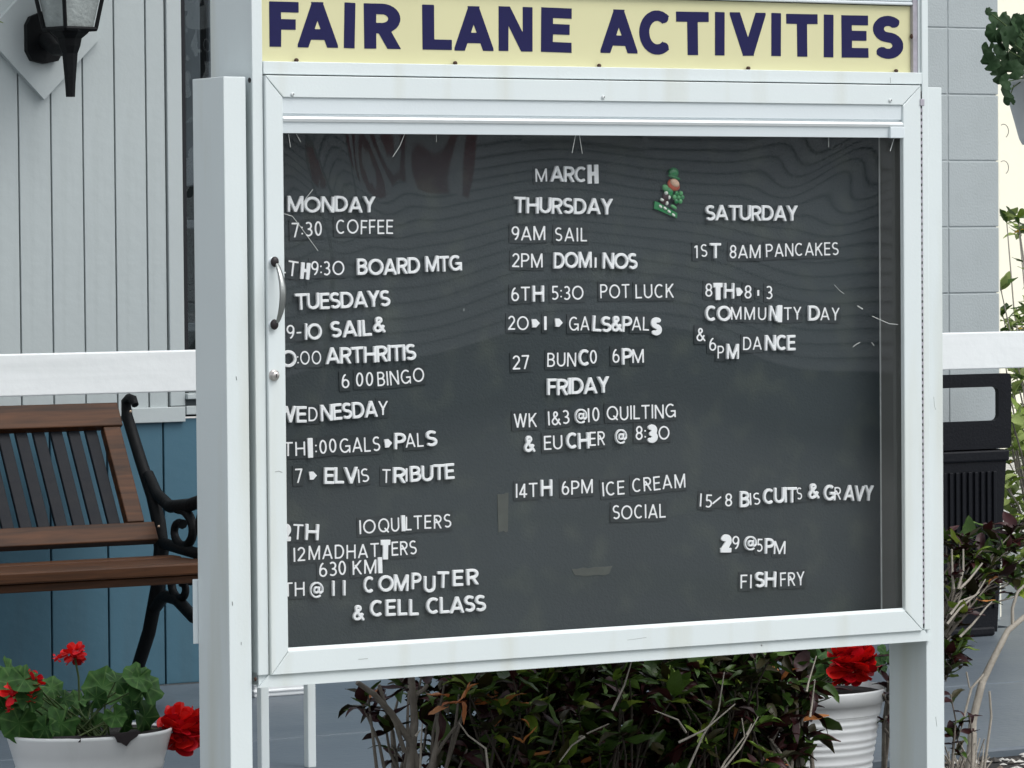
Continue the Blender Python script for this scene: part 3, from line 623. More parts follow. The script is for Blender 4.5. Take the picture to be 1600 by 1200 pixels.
# pale plastic sheet hanging behind the left post
x0, z0 = at(298.5, 905, .14); x1, z1 = at(298.5, 1006, .14)
b = MB().box(x0+.001, x0+.04, .1345, .1370, z1, z0, .001).build('rear_plate', 'shade', sign)

# ================================================================ LETTERS ON THE BOARD
# (word, style per character, x0, y0, x1, y1, cap, where)   t thin printed tile, b bold plastic, k heavy block
ROWS = [
 ('4', 't', 432, 431, 446.5, 430.5, 20, 'half hidden left of TH in the 9:30 row'),
 ('MONDAY', 'b', 447, 331.5, 584, 332, 25.5, 'heading the left column'),
 ('7:30', 't', 456, 370.5, 503, 368.5, 23, 'beside COFFEE'),
 ('COFFEE', 't', 525, 366, 614, 365.5, 22.5, 'beside 7:30 under MONDAY'),
 ('TH', 'tk', 448, 431, 480, 435, 24, 'left of 9:30'),
 ('9:3O', 't', 486, 431, 538, 430, 22.5, 'before BOARD'),
 ('BOARD', 'b', 556, 430.5, 654, 428, 26, 'before MTG'),
 ('MTG', 'b', 663, 425, 720, 423.5, 25, 'after BOARD'),
 ('TUESDAYS', 'b', 459, 485.5, 608, 478.5, 26, 'as second heading of the left column'),
 ('9-', 't', 448, 530, 471, 529, 22, 'before bold 10 under TUESDAYS'),
 ('1O', 'b', 474, 531, 501, 530.5, 26, 'left of SAIL under TUESDAYS'),
 ('SAIL', 'b', 515, 529, 579, 524.5, 26, 'under TUESDAYS'),
 ('&', 'b', 581, 519, 600, 519, 25, 'after bold SAIL under TUESDAYS'),
 ('O', 'b', 436, 574, 461, 574, 27, 'half hidden before :00 ARTHRITIS'),
 (':OO', 't', 465, 571, 502, 568.5, 21.5, 'before ARTHRITIS'),
 ('ARTHRITIS', 'b', 507, 570, 648, 562.5, 26, 'above BINGO'),
 ('6', 't', 534, 606.5, 546, 606, 22.5, 'left of 00 BINGO'),
 ('00', 't', 556, 604.5, 583, 603.5, 22, 'before BINGO'),
 ('BINGO', 't', 590, 604, 663, 596.5, 22.5, 'after 00'),
 ('WE', 'b', 429, 661, 477, 659.5, 26, 'starting the WEDNESDAY heading'),
 ('D', 't', 482, 658, 496, 657.5, 22, 'between WE and NESDA'),
 ('NESDA', 'b', 499, 658.5, 588, 650.5, 26, 'in the WEDNESDAY heading'),
 ('Y', 't', 591, 649, 606, 648.5, 22, 'ending the WEDNESDAY heading'),
 ('TH', 't', 443, 713, 477, 711.5, 22, 'before block 1 under WEDNESDAY'),
 ('I', 'k', 479.5, 715.5, 487.5, 715, 31, 'left of :00 GALS'),
 (':00', 't', 493, 709.5, 526, 707.5, 22, 'before GALS in the left column'),
 ('GALS', 't', 531, 708, 594, 704.5, 23, 'in the left column'),
 ('>', 'k', 600, 699, 611.5, 698, 13, 'between GALS and PALS in the left column'),
 ('P', 'b', 614, 702.5, 632, 702, 26, 'of PALS in the left column'),
 ('AL', 't', 634, 700, 662, 697.5, 22, 'of PALS in the left column'),
 ('S', 'b', 663, 697.5, 681, 697, 25, 'of PALS in the left column'),
 ('7', 't', 461, 754.5, 472.5, 754, 22.5, 'left of ELVIS'),
 ('>', 'k', 482, 749, 493.5, 748.5, 12.5, 'between 7 and ELVIS'),
 ('ELV', 'b', 504, 757, 557, 755.5, 26, 'of ELVIS'),
 ('IS', 't', 560, 755, 577, 752.5, 21.5, 'of ELVIS'),
 ('T', 't', 597, 754, 610, 754, 21.5, 'starting TRIBUTE'),
 ('R', 'b', 612, 754.5, 632, 754, 25, 'of TRIBUTE'),
 ('I', 't', 633.5, 752, 636.5, 752, 21, 'of TRIBUTE'),
 ('BUTE', 'b', 639, 753, 708, 749, 25, 'of TRIBUTE'),
 ('2', 'k', 435, 846, 453, 845.5, 28, 'half hidden before TH, left of 10 QUILTERS'),
 ('TH', 'tb', 457, 843, 494, 844, 24, 'far left of 10 QUILTERS'),
 ('1O', 't', 562, 834.5, 587, 833, 22, 'before QUILTERS'),
 ('QU', 't', 591, 832, 624, 830.5, 22, 'of QUILTERS'),
 ('I', 'k', 626, 831, 632, 830.5, 25, 'of QUILTERS'),
 ('L', 't', 634, 828.5, 643, 828, 21.5, 'of QUILTERS'),
 ('TERS', 't', 646.5, 827.5, 705, 824, 21.5, 'of QUILTERS'),
 ('12', 't', 459, 877.5, 477, 876.5, 22, 'before MADHATTERS'),
 ('MADHAT', 't', 482, 875, 592, 870.5, 22, 'of MADHATTERS'),
 ('T', 'k', 593, 874.5, 608, 874, 31, 'second T of MADHATTERS'),
 ('ERS', 't', 612, 869, 651, 865.5, 22, 'of MADHATTERS'),
 ('630', 't', 499, 902, 541, 898.5, 22.5, 'before KM'),
 ('KM', 't', 551, 898, 588, 896, 22, 'after 630'),
 ('I', 'k', 589.5, 896.5, 596, 896, 25, 'after KM'),
 ('TH', 't', 443, 933, 476, 931.5, 22, 'before @ 11 at the bottom left'),
 ('@', 'b', 482, 934.5, 503, 934, 25, 'before 11 at the bottom left'),
 ('11', 'b', 517, 931, 537, 930, 24, 'before COMPUTER'),
 ('C', 'b', 566, 926.5, 583, 926, 26, 'of COMPUTER'),
 ('OM', 'b', 589, 924.5, 636, 923.5, 26, 'of COMPUTER'),
 ('P', 'b', 641, 921.5, 656, 921, 26, 'of COMPUTER'),
 ('U', 'b', 660, 926.5, 678, 926, 26, 'of COMPUTER'),
 ('T', 'b', 681, 919, 699, 918.5, 26, 'of COMPUTER'),
 ('ER', 'b', 705, 916.5, 746, 913.5, 25.5, 'of COMPUTER'),
 ('&', 'b', 549, 969.5, 567, 969, 24.5, 'before CELL CLASS'),
 ('CELL', 'b', 576, 964, 652, 961, 26, 'before CLASS'),
 ('CLASS', 'b', 664, 960, 757, 954.5, 26, 'after CELL'),
 ('M', 't', 837, 283.5, 855, 283, 20.5, 'of MARCH at the top'),
 ('ARC', 'b', 858, 284.5, 915, 284.5, 25, 'of MARCH at the top'),
 ('H', 'k', 917, 287, 934, 287, 30, 'of MARCH at the top'),
 ('THURSDAY', 'b', 801, 333, 955, 335.5, 25.5, 'heading the middle column'),
 ('9AM', 't', 799, 375.5, 852, 375, 22, 'before SAIL in the middle column'),
 ('SAIL', 't', 867, 377, 917, 377.5, 21.5, 'after 9AM in the middle column'),
 ('2PM', 't', 800, 418, 848, 418, 22, 'before DOMINOS'),
 ('DOM', 'b', 863, 420, 922, 419, 25.5, 'of DOMINOS'),
 ('I', 't', 929, 418.5, 932, 418.5, 16, 'of DOMINOS'),
 ('NOS', 'b', 939, 420.5, 994, 420.5, 25.5, 'of DOMINOS'),
 ('6T', 't', 799, 470.5, 828, 470, 22, 'of 6TH before 5:30'),
 ('H', 'b', 830, 472, 848, 472, 25.5, 'of 6TH before 5:30'),
 ('5:3O', 't', 862, 469, 912, 468, 22, 'before POT LUCK'),
 ('POT', 't', 938, 466.5, 984, 465.5, 22, 'before LUCK'),
 ('LUCK', 't', 993, 466, 1053, 465, 22, 'after POT'),
 ('2O', 't', 794, 516, 826, 516, 22, 'starting the middle GALS&PALS row'),
 ('>', 'k', 830, 511.5, 842, 511.5, 13, 'after 20 in the middle column'),
 ('1', 't', 850, 516, 854, 516, 21.5, 'between two arrows in the middle column'),
 ('>', 'k', 866, 510.5, 877.5, 510.5, 13, 'before GALS&PALS'),
 ('GA', 't', 889, 516.5, 921, 516.5, 22, 'of GALS in the middle column'),
 ('LS', 'b', 923, 518, 953, 519, 25, 'of GALS in the middle column'),
 ('&', 'b', 953, 518, 970, 518.5, 25, 'between GALS and PALS in the middle column'),
 ('P', 'b', 970, 519, 985, 519, 25, 'of PALS in the middle column'),
 ('AL', 't', 987, 517, 1014, 517, 21.5, 'of PALS in the middle column'),
 ('S', 'k', 1015, 524, 1032, 524, 28.5, 'of PALS in the middle column'),
 ('27', 't', 801, 577, 827, 576, 22, 'left of BUNCO'),
 ('BUN', 't', 855, 573.5, 900, 572.5, 22, 'of BUNCO'),
 ('C', 'b', 902, 572, 920, 571.5, 26, 'of BUNCO'),
 ('0', 't', 922, 568.5, 933, 568, 21.5, 'ending BUNCO'),
 ('6', 't', 957, 567.5, 968, 567, 22, 'before PM right of BUNCO'),
 ('P', 'b', 970, 570, 986, 569.5, 26, 'of PM right of BUNCO'),
 ('M', 't', 988, 567.5, 1006, 567.5, 21.5, 'of PM right of BUNCO'),
 ('FRIDAY', 'b', 853, 618, 950, 614.5, 26, 'heading the lower middle column'),
 ('WK', 't', 803, 668, 839, 667, 22, 'left of 1&3'),
 ('1&3', 't', 857, 665, 890, 662, 22, 'just right of WK'),
 ('@', 'b', 896, 662, 915, 661.5, 23, 'before 10 QUILTING'),
 ('10', 't', 919, 659.5, 937, 658.5, 22, 'just left of QUILTING'),
 ('QUILTING', 't', 948, 657.5, 1056, 652.5, 22, 'under FRIDAY'),
 ('&', 'b', 817, 707, 834, 706.5, 26, 'before EUCHER'),
 ('EU', 't', 850, 703.5, 879, 702, 22, 'of EUCHER'),
 ('CH', 'b', 883, 702.5, 919, 700.5, 25.5, 'of EUCHER'),
 ('ER', 't', 921, 697.5, 945, 696, 22, 'of EUCHER'),
 ('@', 'b', 959, 694, 977, 693.5, 23, 'before 8:30'),
 ('8:', 't', 993, 688, 1009, 687.5, 22, 'of 8:30 after EUCHER'),
 ('3', 'k', 1010, 693, 1026, 692.5, 29, 'of 8:30 after EUCHER'),
 ('O', 't', 1029, 687, 1046, 686.5, 21.5, 'of 8:30 after EUCHER'),
 ('14T', 't', 806, 777.5, 840, 776, 22, 'of 14TH'),
 ('H', 'b', 843, 776, 861, 775.5, 26, 'of 14TH'),
 ('6PM', 't', 878, 773.5, 926, 770.5, 22, 'between 14TH and ICE'),
 ('ICE', 't', 942, 775.5, 976, 772, 22, 'before CREAM'),
 ('CREAM', 't', 988, 769.5, 1071, 761, 22, 'after ICE'),
 ('SOCIAL', 't', 957, 812, 1040, 808.5, 22, 'under ICE CREAM'),
 ('SATURDAY', 'b', 1100, 345, 1244, 345.5, 24.5, 'heading the right column'),
 ('i', 't', 1085, 403, 1090, 403, 20, 'of 1ST'),
 ('S', 't', 1095, 402, 1105, 402, 20, 'of 1ST'),
 ('T', 'b', 1107, 403.5, 1124, 403.5, 24, 'of 1ST'),
 ('8AM', 't', 1140, 403.5, 1188, 403.5, 21, 'before PANCAKES'),
 ('PANCAKES', 't', 1197, 402, 1310, 398, 20.5, 'in the right column'),
 ('8', 't', 1102, 463.5, 1113, 463.5, 21, 'of 8TH'),
 ('T', 'k', 1113, 468.5, 1127, 468.5, 27, 'of 8TH'),
 ('H', 'b', 1129, 466, 1145, 466.5, 24.5, 'of 8TH'),
 ('>', 'k', 1149, 462, 1159, 462, 13, 'after 8TH'),
 ('8', 't', 1163, 467, 1174, 467, 21, 'after the arrow right of 8TH'),
 ("'", 't', 1183, 461.5, 1186, 461.5, 9, 'between 8 and 3'),
 ('3', 't', 1197, 467, 1207, 467, 21, 'ending the 8TH row'),
 ('CO', 'b', 1100, 501.5, 1140, 501.5, 24.5, 'of COMMUNITY'),
 ('MMU', 't', 1142, 500, 1197, 499.5, 20, 'of COMMUNITY'),
 ('N', 'b', 1199, 501, 1213, 501.5, 24, 'of COMMUNITY'),
 ('I', 'k', 1213, 503, 1220, 503, 27, 'of COMMUNITY'),
 ('TY', 't', 1225, 500, 1252, 500, 20, 'of COMMUNITY'),
 ('D', 'b', 1261, 501, 1279, 501, 24, 'of DAY after COMMUNITY'),
 ('AY', 't', 1282, 501, 1311, 501, 20, 'of DAY after COMMUNITY'),
 ('&', 't', 1088, 533, 1102, 533, 21, 'left of 6PM DANCE'),
 ('6', 't', 1108, 548, 1119, 548, 20.5, 'of 6PM left of DANCE'),
 ('P', 't', 1121, 559.5, 1131, 559.5, 20, 'of 6PM left of DANCE'),
 ('M', 'b', 1133, 561.5, 1152, 561.5, 24, 'of 6PM left of DANCE'),
 ('DA', 't', 1161, 547, 1190, 547, 20.5, 'of DANCE'),
 ('NCE', 'b', 1193, 548.5, 1241, 547.5, 24.5, 'of DANCE'),
 ('15', 't', 1093, 792, 1112, 793, 20.5, 'starting the BISCUITS row'),
 ('/', 't', 1113, 790, 1127, 788.5, 20, 'between 15 and 8'),
 ('8', 't', 1133, 791.5, 1144, 791, 20.5, 'before BISCUITS'),
 ('B', 'b', 1154, 793, 1169, 792.5, 25.5, 'of BISCUITS'),
 ('IS', 't', 1172, 789.5, 1188, 788, 19, 'of BISCUITS'),
 ('CUIT', 'b', 1190, 788, 1243, 785, 24.5, 'of BISCUITS'),
 ('S', 't', 1245, 781, 1253, 780.5, 19, 'ending BISCUITS'),
 ('&', 'b', 1261, 780, 1278, 779, 24.5, 'between BISCUITS and GRAVY'),
 ('G', 'b', 1285, 783, 1303, 782, 25, 'of GRAVY'),
 ('R', 't', 1304, 781, 1314, 780.5, 20, 'of GRAVY'),
 ('AVY', 'b', 1316, 781.5, 1362, 783.5, 24.5, 'of GRAVY'),
 ('2', 'k', 1124, 863.5, 1141, 863, 28.5, 'of 29 above FISH FRY'),
 ('9', 't', 1144, 859, 1155, 858.5, 21, 'of 29 above FISH FRY'),
 ('@', 'b', 1161, 860, 1180, 859.5, 22.5, 'between 29 and 5PM'),
 ('5', 't', 1182, 862, 1191, 862, 20.5, 'of 5PM above FISH FRY'),
 ('P', 'b', 1193, 865.5, 1207, 865.5, 24.5, 'of 5PM above FISH FRY'),
 ('M', 't', 1209, 865.5, 1227, 865.5, 20.5, 'of 5PM above FISH FRY'),
 ('FI', 't', 1157, 919, 1174, 918.5, 21.5, 'of FISH'),
 ('SH', 'b', 1177, 918, 1210, 917.5, 24.5, 'of FISH'),
 ('FRY', 't', 1219, 916.5, 1257, 914, 21.5, 'after FISH'),
]
ORD = ['first', 'second', 'third', 'fourth', 'fifth', 'sixth', 'seventh', 'eighth', 'ninth']
tile_bm = bpy.data.meshes.new('tile'); _b = MB().box(0, 1, -1, 0, 0, 1); tile_bm.from_pydata(_b.v, [], _b.f); tile_bm.materials.append(M['tile'])
SYN = {'&': 'ampersand', '@': 'at sign', ':': 'colon', '-': 'dash', '/': 'slash', '>': 'pentagon arrow', "'": 'short tick'}
rl = random.Random(3); shades = {}
for (word, sty, x0, y0, x1, y1, cap, where) in ROWS:
    n = len(word); st = [sty[i] if len(sty) == n else sty[0] for i in range(n)]
    gl = [glyph_mesh(c, s) for c, s in zip(word, st)]
    yf = YB-.0022
    a = at(x0, y0, yf); c = at(x1, y1, yf); tp = at(x0, y0-cap, yf); hh = tp[1]-a[1]; span = math.hypot(c[0]-a[0], c[1]-a[1]); ang = math.atan2(c[1]-a[1], c[0]-a[0])
    gaps = sum((.15 if (st[i] == 't' and st[i+1] == 't') else .05 if (st[i] == 't' or st[i+1] == 't') else .02) for i in range(n-1))
    tot = sum(g[1]*(1.05 if s == 'k' else 1) for g, s in zip(gl, st)); sx = (span-gaps*hh)/(tot*hh); extra = 0
    if n > 1:
        mx_ = 1.14 if n <= 3 else 1.06
        if sx > mx_: extra = (sx-mx_)*tot*hh/(n-1); sx = mx_
        if sx < .70: extra = (sx-.70)*tot*hh/(n-1); sx = .70
    if word in ('11',): sx = 1; extra = span-tot*hh*sx
    if n == 1 and word in "I1'": sx = span/(tot*hh)
    u = 0
    for i, ch in enumerate(word):
        me, gw = gl[i]; s = st[i]; k = 1.05 if s == 'k' else 1
        ci = 1.0 if (s == 't' or n == 1) else 1.0
        h2 = hh*(1.10 if (s == 'k' and 't' in st) else 1.06 if (s == 'b' and 't' in st) else 1)
        px = a[0]+u*math.cos(ang); pz = a[1]+u*math.sin(ang)+rl.uniform(-.0008, .0008)-(.003 if (s == 'k' and 't' in st) else 0)
        tl = -ang+rl.uniform(-.025, .025)
        nm = SYN.get(ch, ch if ch != 'i' else '1')
        num = nm in '0123456789' or (ch in 'IO1' and all(q in '0123456789OI:1' for q in word) and word != 'I' and word != 'O')
        cat = 'symbol' if ch in SYN else ('number' if num else 'letter')
        shown = nm if ch in SYN else ('number ' if cat == 'number' else 'letter ')+({'O': '0', 'I': '1'}.get(nm, nm) if cat == 'number' else nm)
        sw = {'t': 'thin', 'b': 'bold', 'k': 'heavy block'}[s]
        if n > 1: lab = '%s white %s, %s in %s %s' % (sw, shown, ORD[i], word.replace('>', ''), where)
        else: lab = '%s white %s %s' % (sw, shown, where)
        grp = '%s white %ss on the notice board' % (sw, cat)
        W2 = gw*sx*h2*k
        if s == 't':
            root = thing('%s_tile' % cat, lab, cat, (px, YB-.0004, pz), grp); root.rotation_euler = (0, tl, 0)
            mgx = .0045; d = .0011+rl.uniform(0, .0008)
            t = bpy.data.objects.new('tile', tile_bm); COL.objects.link(t); t.parent = root
            t.location = (-mgx, 0, -.0050); t.scale = (W2+mgx*1.7, d, h2+.0098)
            g = bpy.data.objects.new('printed_'+cat, me); COL.objects.link(g); g.parent = root
            g.location = (0, -d-.0001, 0); g.scale = (sx*h2, .03, h2)
        else:
            g = bpy.data.objects.new('board_'+cat, me); COL.objects.link(g); g.location = (px+.0008, YB-.0006-rl.uniform(0, .0012), pz); g.rotation_euler = (0, tl, 0)
            g.scale = (sx*h2*k, .03, h2); props(g, lab, cat, grp)
        u += gw*sx*h2*k+extra+((.15 if (i+1 < n and s == 't' and st[i+1] == 't') else .05 if (i+1 < n and (s == 't' or st[i+1] == 't')) else .02) if i+1 < n else 0)*hh

# leprechaun magnet
lx, lz = at(1045, 305, YB-.006); Y0 = YB-.002
lep = thing('leprechaun_magnet', 'small green leprechaun magnet with orange beard and clover beside THURSDAY', 'magnet', (lx, Y0, lz))
def P(px, py): return at(1000+px/12, 250+py/12, YB-.006)
def bl(nm, mt, px, py, rx, rz, ry=.003, rot=0, dy=0): x, z = P(px, py); return MB().ball((x, Y0-.002-dy, z), rx, ry, rz, 12, 8, rot).build(nm, mt, lep)
bl('hat_crown', 'hat', 640, 240, .0112, .0100, .005, -.25); bl('hat_brim', 'hat', 645, 325, .0150, .0032, .005, -.3, .001); bl('torso', 'hat', 545, 610, .011, .010, .003, -.5); bl('beard', 'beard', 640, 470, .0145, .0105, .004, -.45); bl('face', 'face', 650, 432, .0110, .0072, .005, -.5, .0022)
bl('sleeve', 'lgreen', 480, 520, .0075, .006, .004, -.6, .001); bl('coat', 'coat', 500, 690, .0085, .0095, .004, -.1); bl('hand', 'stock', 488, 620, .004, .0036, .004, 0, .002); bl('stocking', 'stock', 410, 745, .004, .0028, .003, -.4, .002)
bl('stocking', 'stock', 505, 810, .003, .004, .003, -.2, .002); bl('leg', 'coat', 450, 780, .0065, .0065, .003); bl('buckle', 'stock', 545, 700, .003, .004, .003, 0, .002)
for i in range(6): bl('clover_leaf', 'lgreen' if i % 2 else 'hat', 720+75*math.cos(i*1.05), 700+85*math.sin(i*1.05), .0048, .0048, .003, 0, .001+.0004*i)
bl('clover_heart', 'lgreen', 715, 700, .004, .004, .004, 0, .003)
x0, z0 = P(290, 850); x1, z1 = P(690, 1040)
MB().prism([(x0-.001, z0+.008), (x0+.006, z0+.006), (x1+.002, z1+.004), (x1+.001, z1-.005), (x0+.010, z0-.010), (x0-.002, z0-.006)], Y0-.003, Y0).build('base', 'hat', lep)
for (px, py) in ((385, 870), (470, 905), (545, 965), (630, 1030)): bl('base_mark', 'stock', px, py, .0042, .0024, .0016, -.62, .002)
bl('shoe', 'lgreen', 635, 880, .0075, .0036, .003, -.5, .001)

# ================================================================ PORCH RAIL
railT = thing('porch_rail', 'white painted timber rail board passing behind the sign with slim square balusters', 'railing', (2, 2, ZF))
zt_, zb_ = -.530, -.6235
b = MB().box(-2.37, 7.55, 1.985, 2.022, zb_, zt_, .003); b.build('top_board', 'rail', railT)
for px in (403.5, 476.5): x = at(px+3, 1150, 2.03)[0]; MB().box(x, x+.021, 2.024, 2.046, ZF, zb_+.05, .002).build('baluster', 'white', railT)
for x in (-2.4, 7.55): MB().box(x, x+.07, 1.98, 2.05, ZF, zt_+.02, .003).build('end_post', 'rail', railT)

# ================================================================ BENCH
bench = thing('garden_bench', 'garden bench with wood framed back, black slats and scrolled black iron end', 'bench', (.6, 3.3, ZF))
XE = 1.405
def bk(t, off=0): return (3.43+.215*t+off, -1.078+.358*t)   # point up the reclined back: t 0..1 -> (y, z)
def backslab(x0, x1, t0, t1, th, nm, mt, off=0, bevel=.003, sh=0):
    y0, z0 = bk(t0, off); y1, z1 = bk(t1, off); L_ = math.hypot(y1-y0, z1-z0)
    m = MB().box(x0, x1, -th/2, th/2, 0, L_, bevel); a = math.atan2(y1-y0, z1-z0)
    m.v = [(p[0], y0+p[1]*math.cos(a)+p[2]*math.sin(a), z0-p[1]*math.sin(a)+p[2]*math.cos(a)) for p in m.v]
    return m.build(nm, mt, bench)
backslab(-.10, XE-.030, .83, 1.0, .030, 'top_rail', 'wood'); backslab(-.10, XE-.012, .0, .13, .030, 'lower_rail', 'wood'); backslab(XE-.088, XE-.038, .135, .825, .026, 'back_stile', 'wood')
backslab(-.10, -.04, .135, .825, .026, 'back_stile', 'wood')
x = XE-.098-.034
while x > 0: backslab(x, x+.034, .10, .86, .012, 'back_slat', 'slat', .018, .002); x -= .0505
for (y, z, hgt_) in ((2.955, -1.079, .030), (3.03, -1.084, .022), (3.105, -1.088, .022), (3.18, -1.092, .022), (3.255, -1.094, .022), (3.33, -1.092, .022)):
    MB().box(-.10, XE+.0, y-.03, y+.03, z-hgt_-.016, z-.016, .005).build('seat_slat', 'wood', bench)
MB().box(-.10, XE-.02, 2.945, 2.965, -1.148, -1.127, .003).build('seat_front_rail', 'wood', bench)
for (px, py) in ((204, 643), (243, 822)):
    x, z = at(px, py, 3.56 if py < 700 else 3.44); MB().ball((x, (3.56 if py < 700 else 3.42), z), .004, .003, .004, 8, 5).build('screw', 'brass', bench)
def iron(parent, xe):
    def T(pts, r, nm, sq=.7): MB().tube([(xe+.0, y, z) for y, z in pts], r, 8, sq=1).build(nm, 'iron', parent)
    # back upright with rolled top, continuing into the rear leg
    up = [(3.63, -.722), (3.645, -.706), (3.668, -.704), (3.690, -.714), (3.686, -.75), (3.60, -.87), (3.53, -.96), (3.49, -1.03), (3.475, -1.10), (3.50, -1.20), (3.56, -1.33), (3.64, -1.44), (3.68, -1.497)]
    T(up, [.010, .012, .013, .014, .016, .017, .018, .020, .022, .020, .019, .018, .017], 'back_upright')
    T([(3.555, -.905), (3.50, -.955), (3.42, -.985), (3.30, -.975), (3.16, -.945), (3.06, -.925), (3.00, -.935), (2.985, -.955), (3.01, -.975), (3.035, -.960)], [.016, .016, .017, .018, .018, .018, .017, .015, .013, .010], 'arm')
    T([(2.985, -.92), (2.97, -1.00), (2.99, -1.09), (3.01, -1.20), (3.02, -1.32), (3.06, -1.43), (3.10, -1.497)], [.015, .018, .02, .019, .018, .018, .02], 'front_leg')
    T([(3.47, -1.085), (3.25, -1.10), (3.0, -1.095)], .016, 'seat_bearer')
    for c, ry_, rz_, a0, a1, th in (((3.35, -1.045), .085, .058, 75, 470, .0135), ((3.18, -1.03), .075, .055, 105, -280, .012), ((3.08, -1.0), .05, .05, 60, 380, .010),
                                 ((3.36, -1.195), .075, .052, 160, -230, .0135), ((3.17, -1.19), .08, .055, 20, 390, .0125)):
        T([(c[0]+ry_*(1-.68*i/22)*math.cos(R(a0+(a1-a0)*i/22)), c[1]+rz_*(1-.68*i/22)*math.sin(R(a0+(a1-a0)*i/22))) for i in range(23)], [th*(1-.25*i/22) for i in range(22)]+[th*1.05], 'scroll')
    T([(3.52, -1.26), (3.46, -1.225), (3.38, -1.23), (3.28, -1.27), (3.16, -1.28), (3.03, -1.24)], [.018, .017, .017, .016, .016, .017], 'brace')
    for y, z in ((3.10, -1.492), (3.68, -1.492)): MB().ball((xe, y, z), .022, .026, .013).build('foot', 'iron', parent)
iron(bench, XE+.022); iron(bench, -.12)

# low white ribbed trough standing by the wall behind the sign
tr = MB(); x0, x1 = at(405, 1080, 3.35)[0], at(499, 1080, 3.35)[0]
tr.box(x0, x1, 3.38, 3.56, ZF, ZF+.10, .004)
for i in range(5): tr.box(x0-.003, x1+.003, 3.376, 3.563, ZF+.012+.02*i, ZF+.020+.02*i, .003)
tr.build('plant_trough', 'pot', None, label='low white ribbed trough on the porch floor behind the left sign post', category_='') if False else props(tr.build('plant_trough', 'pot'), 'low white ribbed trough on the porch floor just under the sign cabinet at left', 'trough')

# ================================================================ WALL LANTERN
lan = thing('wall_lantern', 'black coach lantern with cloudy glass on a grey diamond shaped mounting board', 'lantern', (1.25, YW, .25))
cx, cz = at(68, 56, YW-.02)
bd = .172
MB().prism([(cx, cz-bd), (cx+bd*.98, cz), (cx, cz+bd), (cx-bd*.98, cz)], YW-.022, YW-.001).build('mounting_board', 'trim', lan)
px_, pz_ = at(72, 62, YW-.05)
oc = [(px_+dx*.001, pz_+dz*.001) for dx, dz in ((-52, 40), (-40, 62), (0, 78), (40, 62), (52, 40), (52, -30), (38, -56), (0, -64), (-38, -56), (-52, -30))]
MB().prism(oc, YW-.045, YW-.022).build('back_plate', 'iron', lan)
lx_, lz_ = at(109, 60, YW-.20); LY = YW-.20
MB().tube([(px_, YW-.045, pz_), (px_+.0, YW-.11, pz_-.03), (lx_, LY, lz_-.03)], [.022, .017, .018], 10).build('arm', 'iron', lan)
MB().lathe((lx_, LY, lz_), [(.0, -.155), (.013, -.155), (.015, -.12), (.022, -.04), (.030, -.02), (.034, .0), (.050, .012), (.056, .018), (.056, .024), (0, .024)], 8, smooth=False).build('base_finial', 'iron', lan)
n = 4; zb, ztp = lz_+.024, lz_+.26; rb, rt = .062, .115
for i in range(4):
    a = R(45+90*i+12); a2 = R(45+90*(i+1)+12)
    p = lambda a, r, z: (lx_+r*math.cos(a), LY+r*math.sin(a), z)
    MB().tube([p(a, rb+.008, zb), p(a, rt+.008, ztp)], .0055, 6, smooth=False).build('cage_bar', 'iron', lan)
    MB().add([p(a, rb, zb), p(a2, rb, zb), p(a2, rt, ztp), p(a, rt, ztp)], [(0, 1, 2, 3)]).build('glass_pane', 'lampglass', lan)
    MB().tube([p(a, rb+.008, zb), p(a2, rb+.008, zb)], .0065, 6, smooth=False).build('bottom_rim', 'iron', lan)
    MB().tube([p(a, rt+.008, ztp), p(a2, rt+.008, ztp)], .007, 6, smooth=False).build('top_rim', 'iron', lan)
MB().lathe((lx_, LY, ztp), [(.14, 0), (.13, .02), (.06, .07), (.03, .10), (.012, .13), (0, .14)], 4, smooth=False).build('hood', 'iron', lan)

# ================================================================ BLACK BIN
bn = thing('black_bin', 'black ribbed plastic bin with a rounded rectangular hand opening, against the block wall', 'bin', (4.0, 3.68, ZF))
xr, zt2 = at(1580, 583, 3.6); xl = xr-.62; yb0, yb1 = 3.60, 3.618
ox0, oz0 = at(1474, 660, 3.6); ox1, oz1 = at(1560.5, 604, 3.6); ox0 = xl+.10; zs = at(1575, 700, 3.6)[1]
# hood: plate with an opening, built as four rounded bars and corner gussets
b = MB()
def rr(x0, x1, z0, z1, r, n=5):
    pts = []
    for cx_, cz_, a0 in ((x1-r, z1-r, 0), (x0+r, z1-r, 90), (x0+r, z0+r, 180), (x1-r, z0+r, 270)):
        pts += [(cx_+r*math.cos(R(a0+90*i/n)), cz_+r*math.sin(R(a0+90*i/n))) for i in range(n+1)]
    return pts
out = rr(xl, xr, zs, zt2, .014); inn = rr(ox0, ox1, oz0, oz1, .018); n = len(out)
v = [(p[0], yy, p[1]) for yy in (yb0, yb1) for L_ in (out, inn) for p in L_]
fs = []
for i in range(n):
    j = (i+1) % n
    fs += [(i, j, n+j, n+i), (2*n+j, 2*n+i, 3*n+i, 3*n+j), (j, i, 2*n+i, 2*n+j), (n+i, n+j, 3*n+j, 3*n+i)]
b.add(v, fs).build('hood_panel', 'binp', bn)
xr2 = at(1575, 715, 3.6)[0]; xb = at(1560, 985, 3.6)[0]; zm = zs-.004
b = MB(); xa, xc = xl+.012, xl+.05
v = [(xa, 3.606, zm), (xr2, 3.606, zm), (xb, 3.606, ZF+.012), (xc, 3.606, ZF+.012), (xa, 3.785, zm), (xr2, 3.785, zm), (xb, 3.785, ZF+.012), (xc, 3.785, ZF+.012)]
b.add(v, [(3, 2, 1, 0), (4, 5, 6, 7), (0, 1, 5, 4), (1, 2, 6, 5), (2, 3, 7, 6), (3, 0, 4, 7)]).build('body', 'binp', bn)
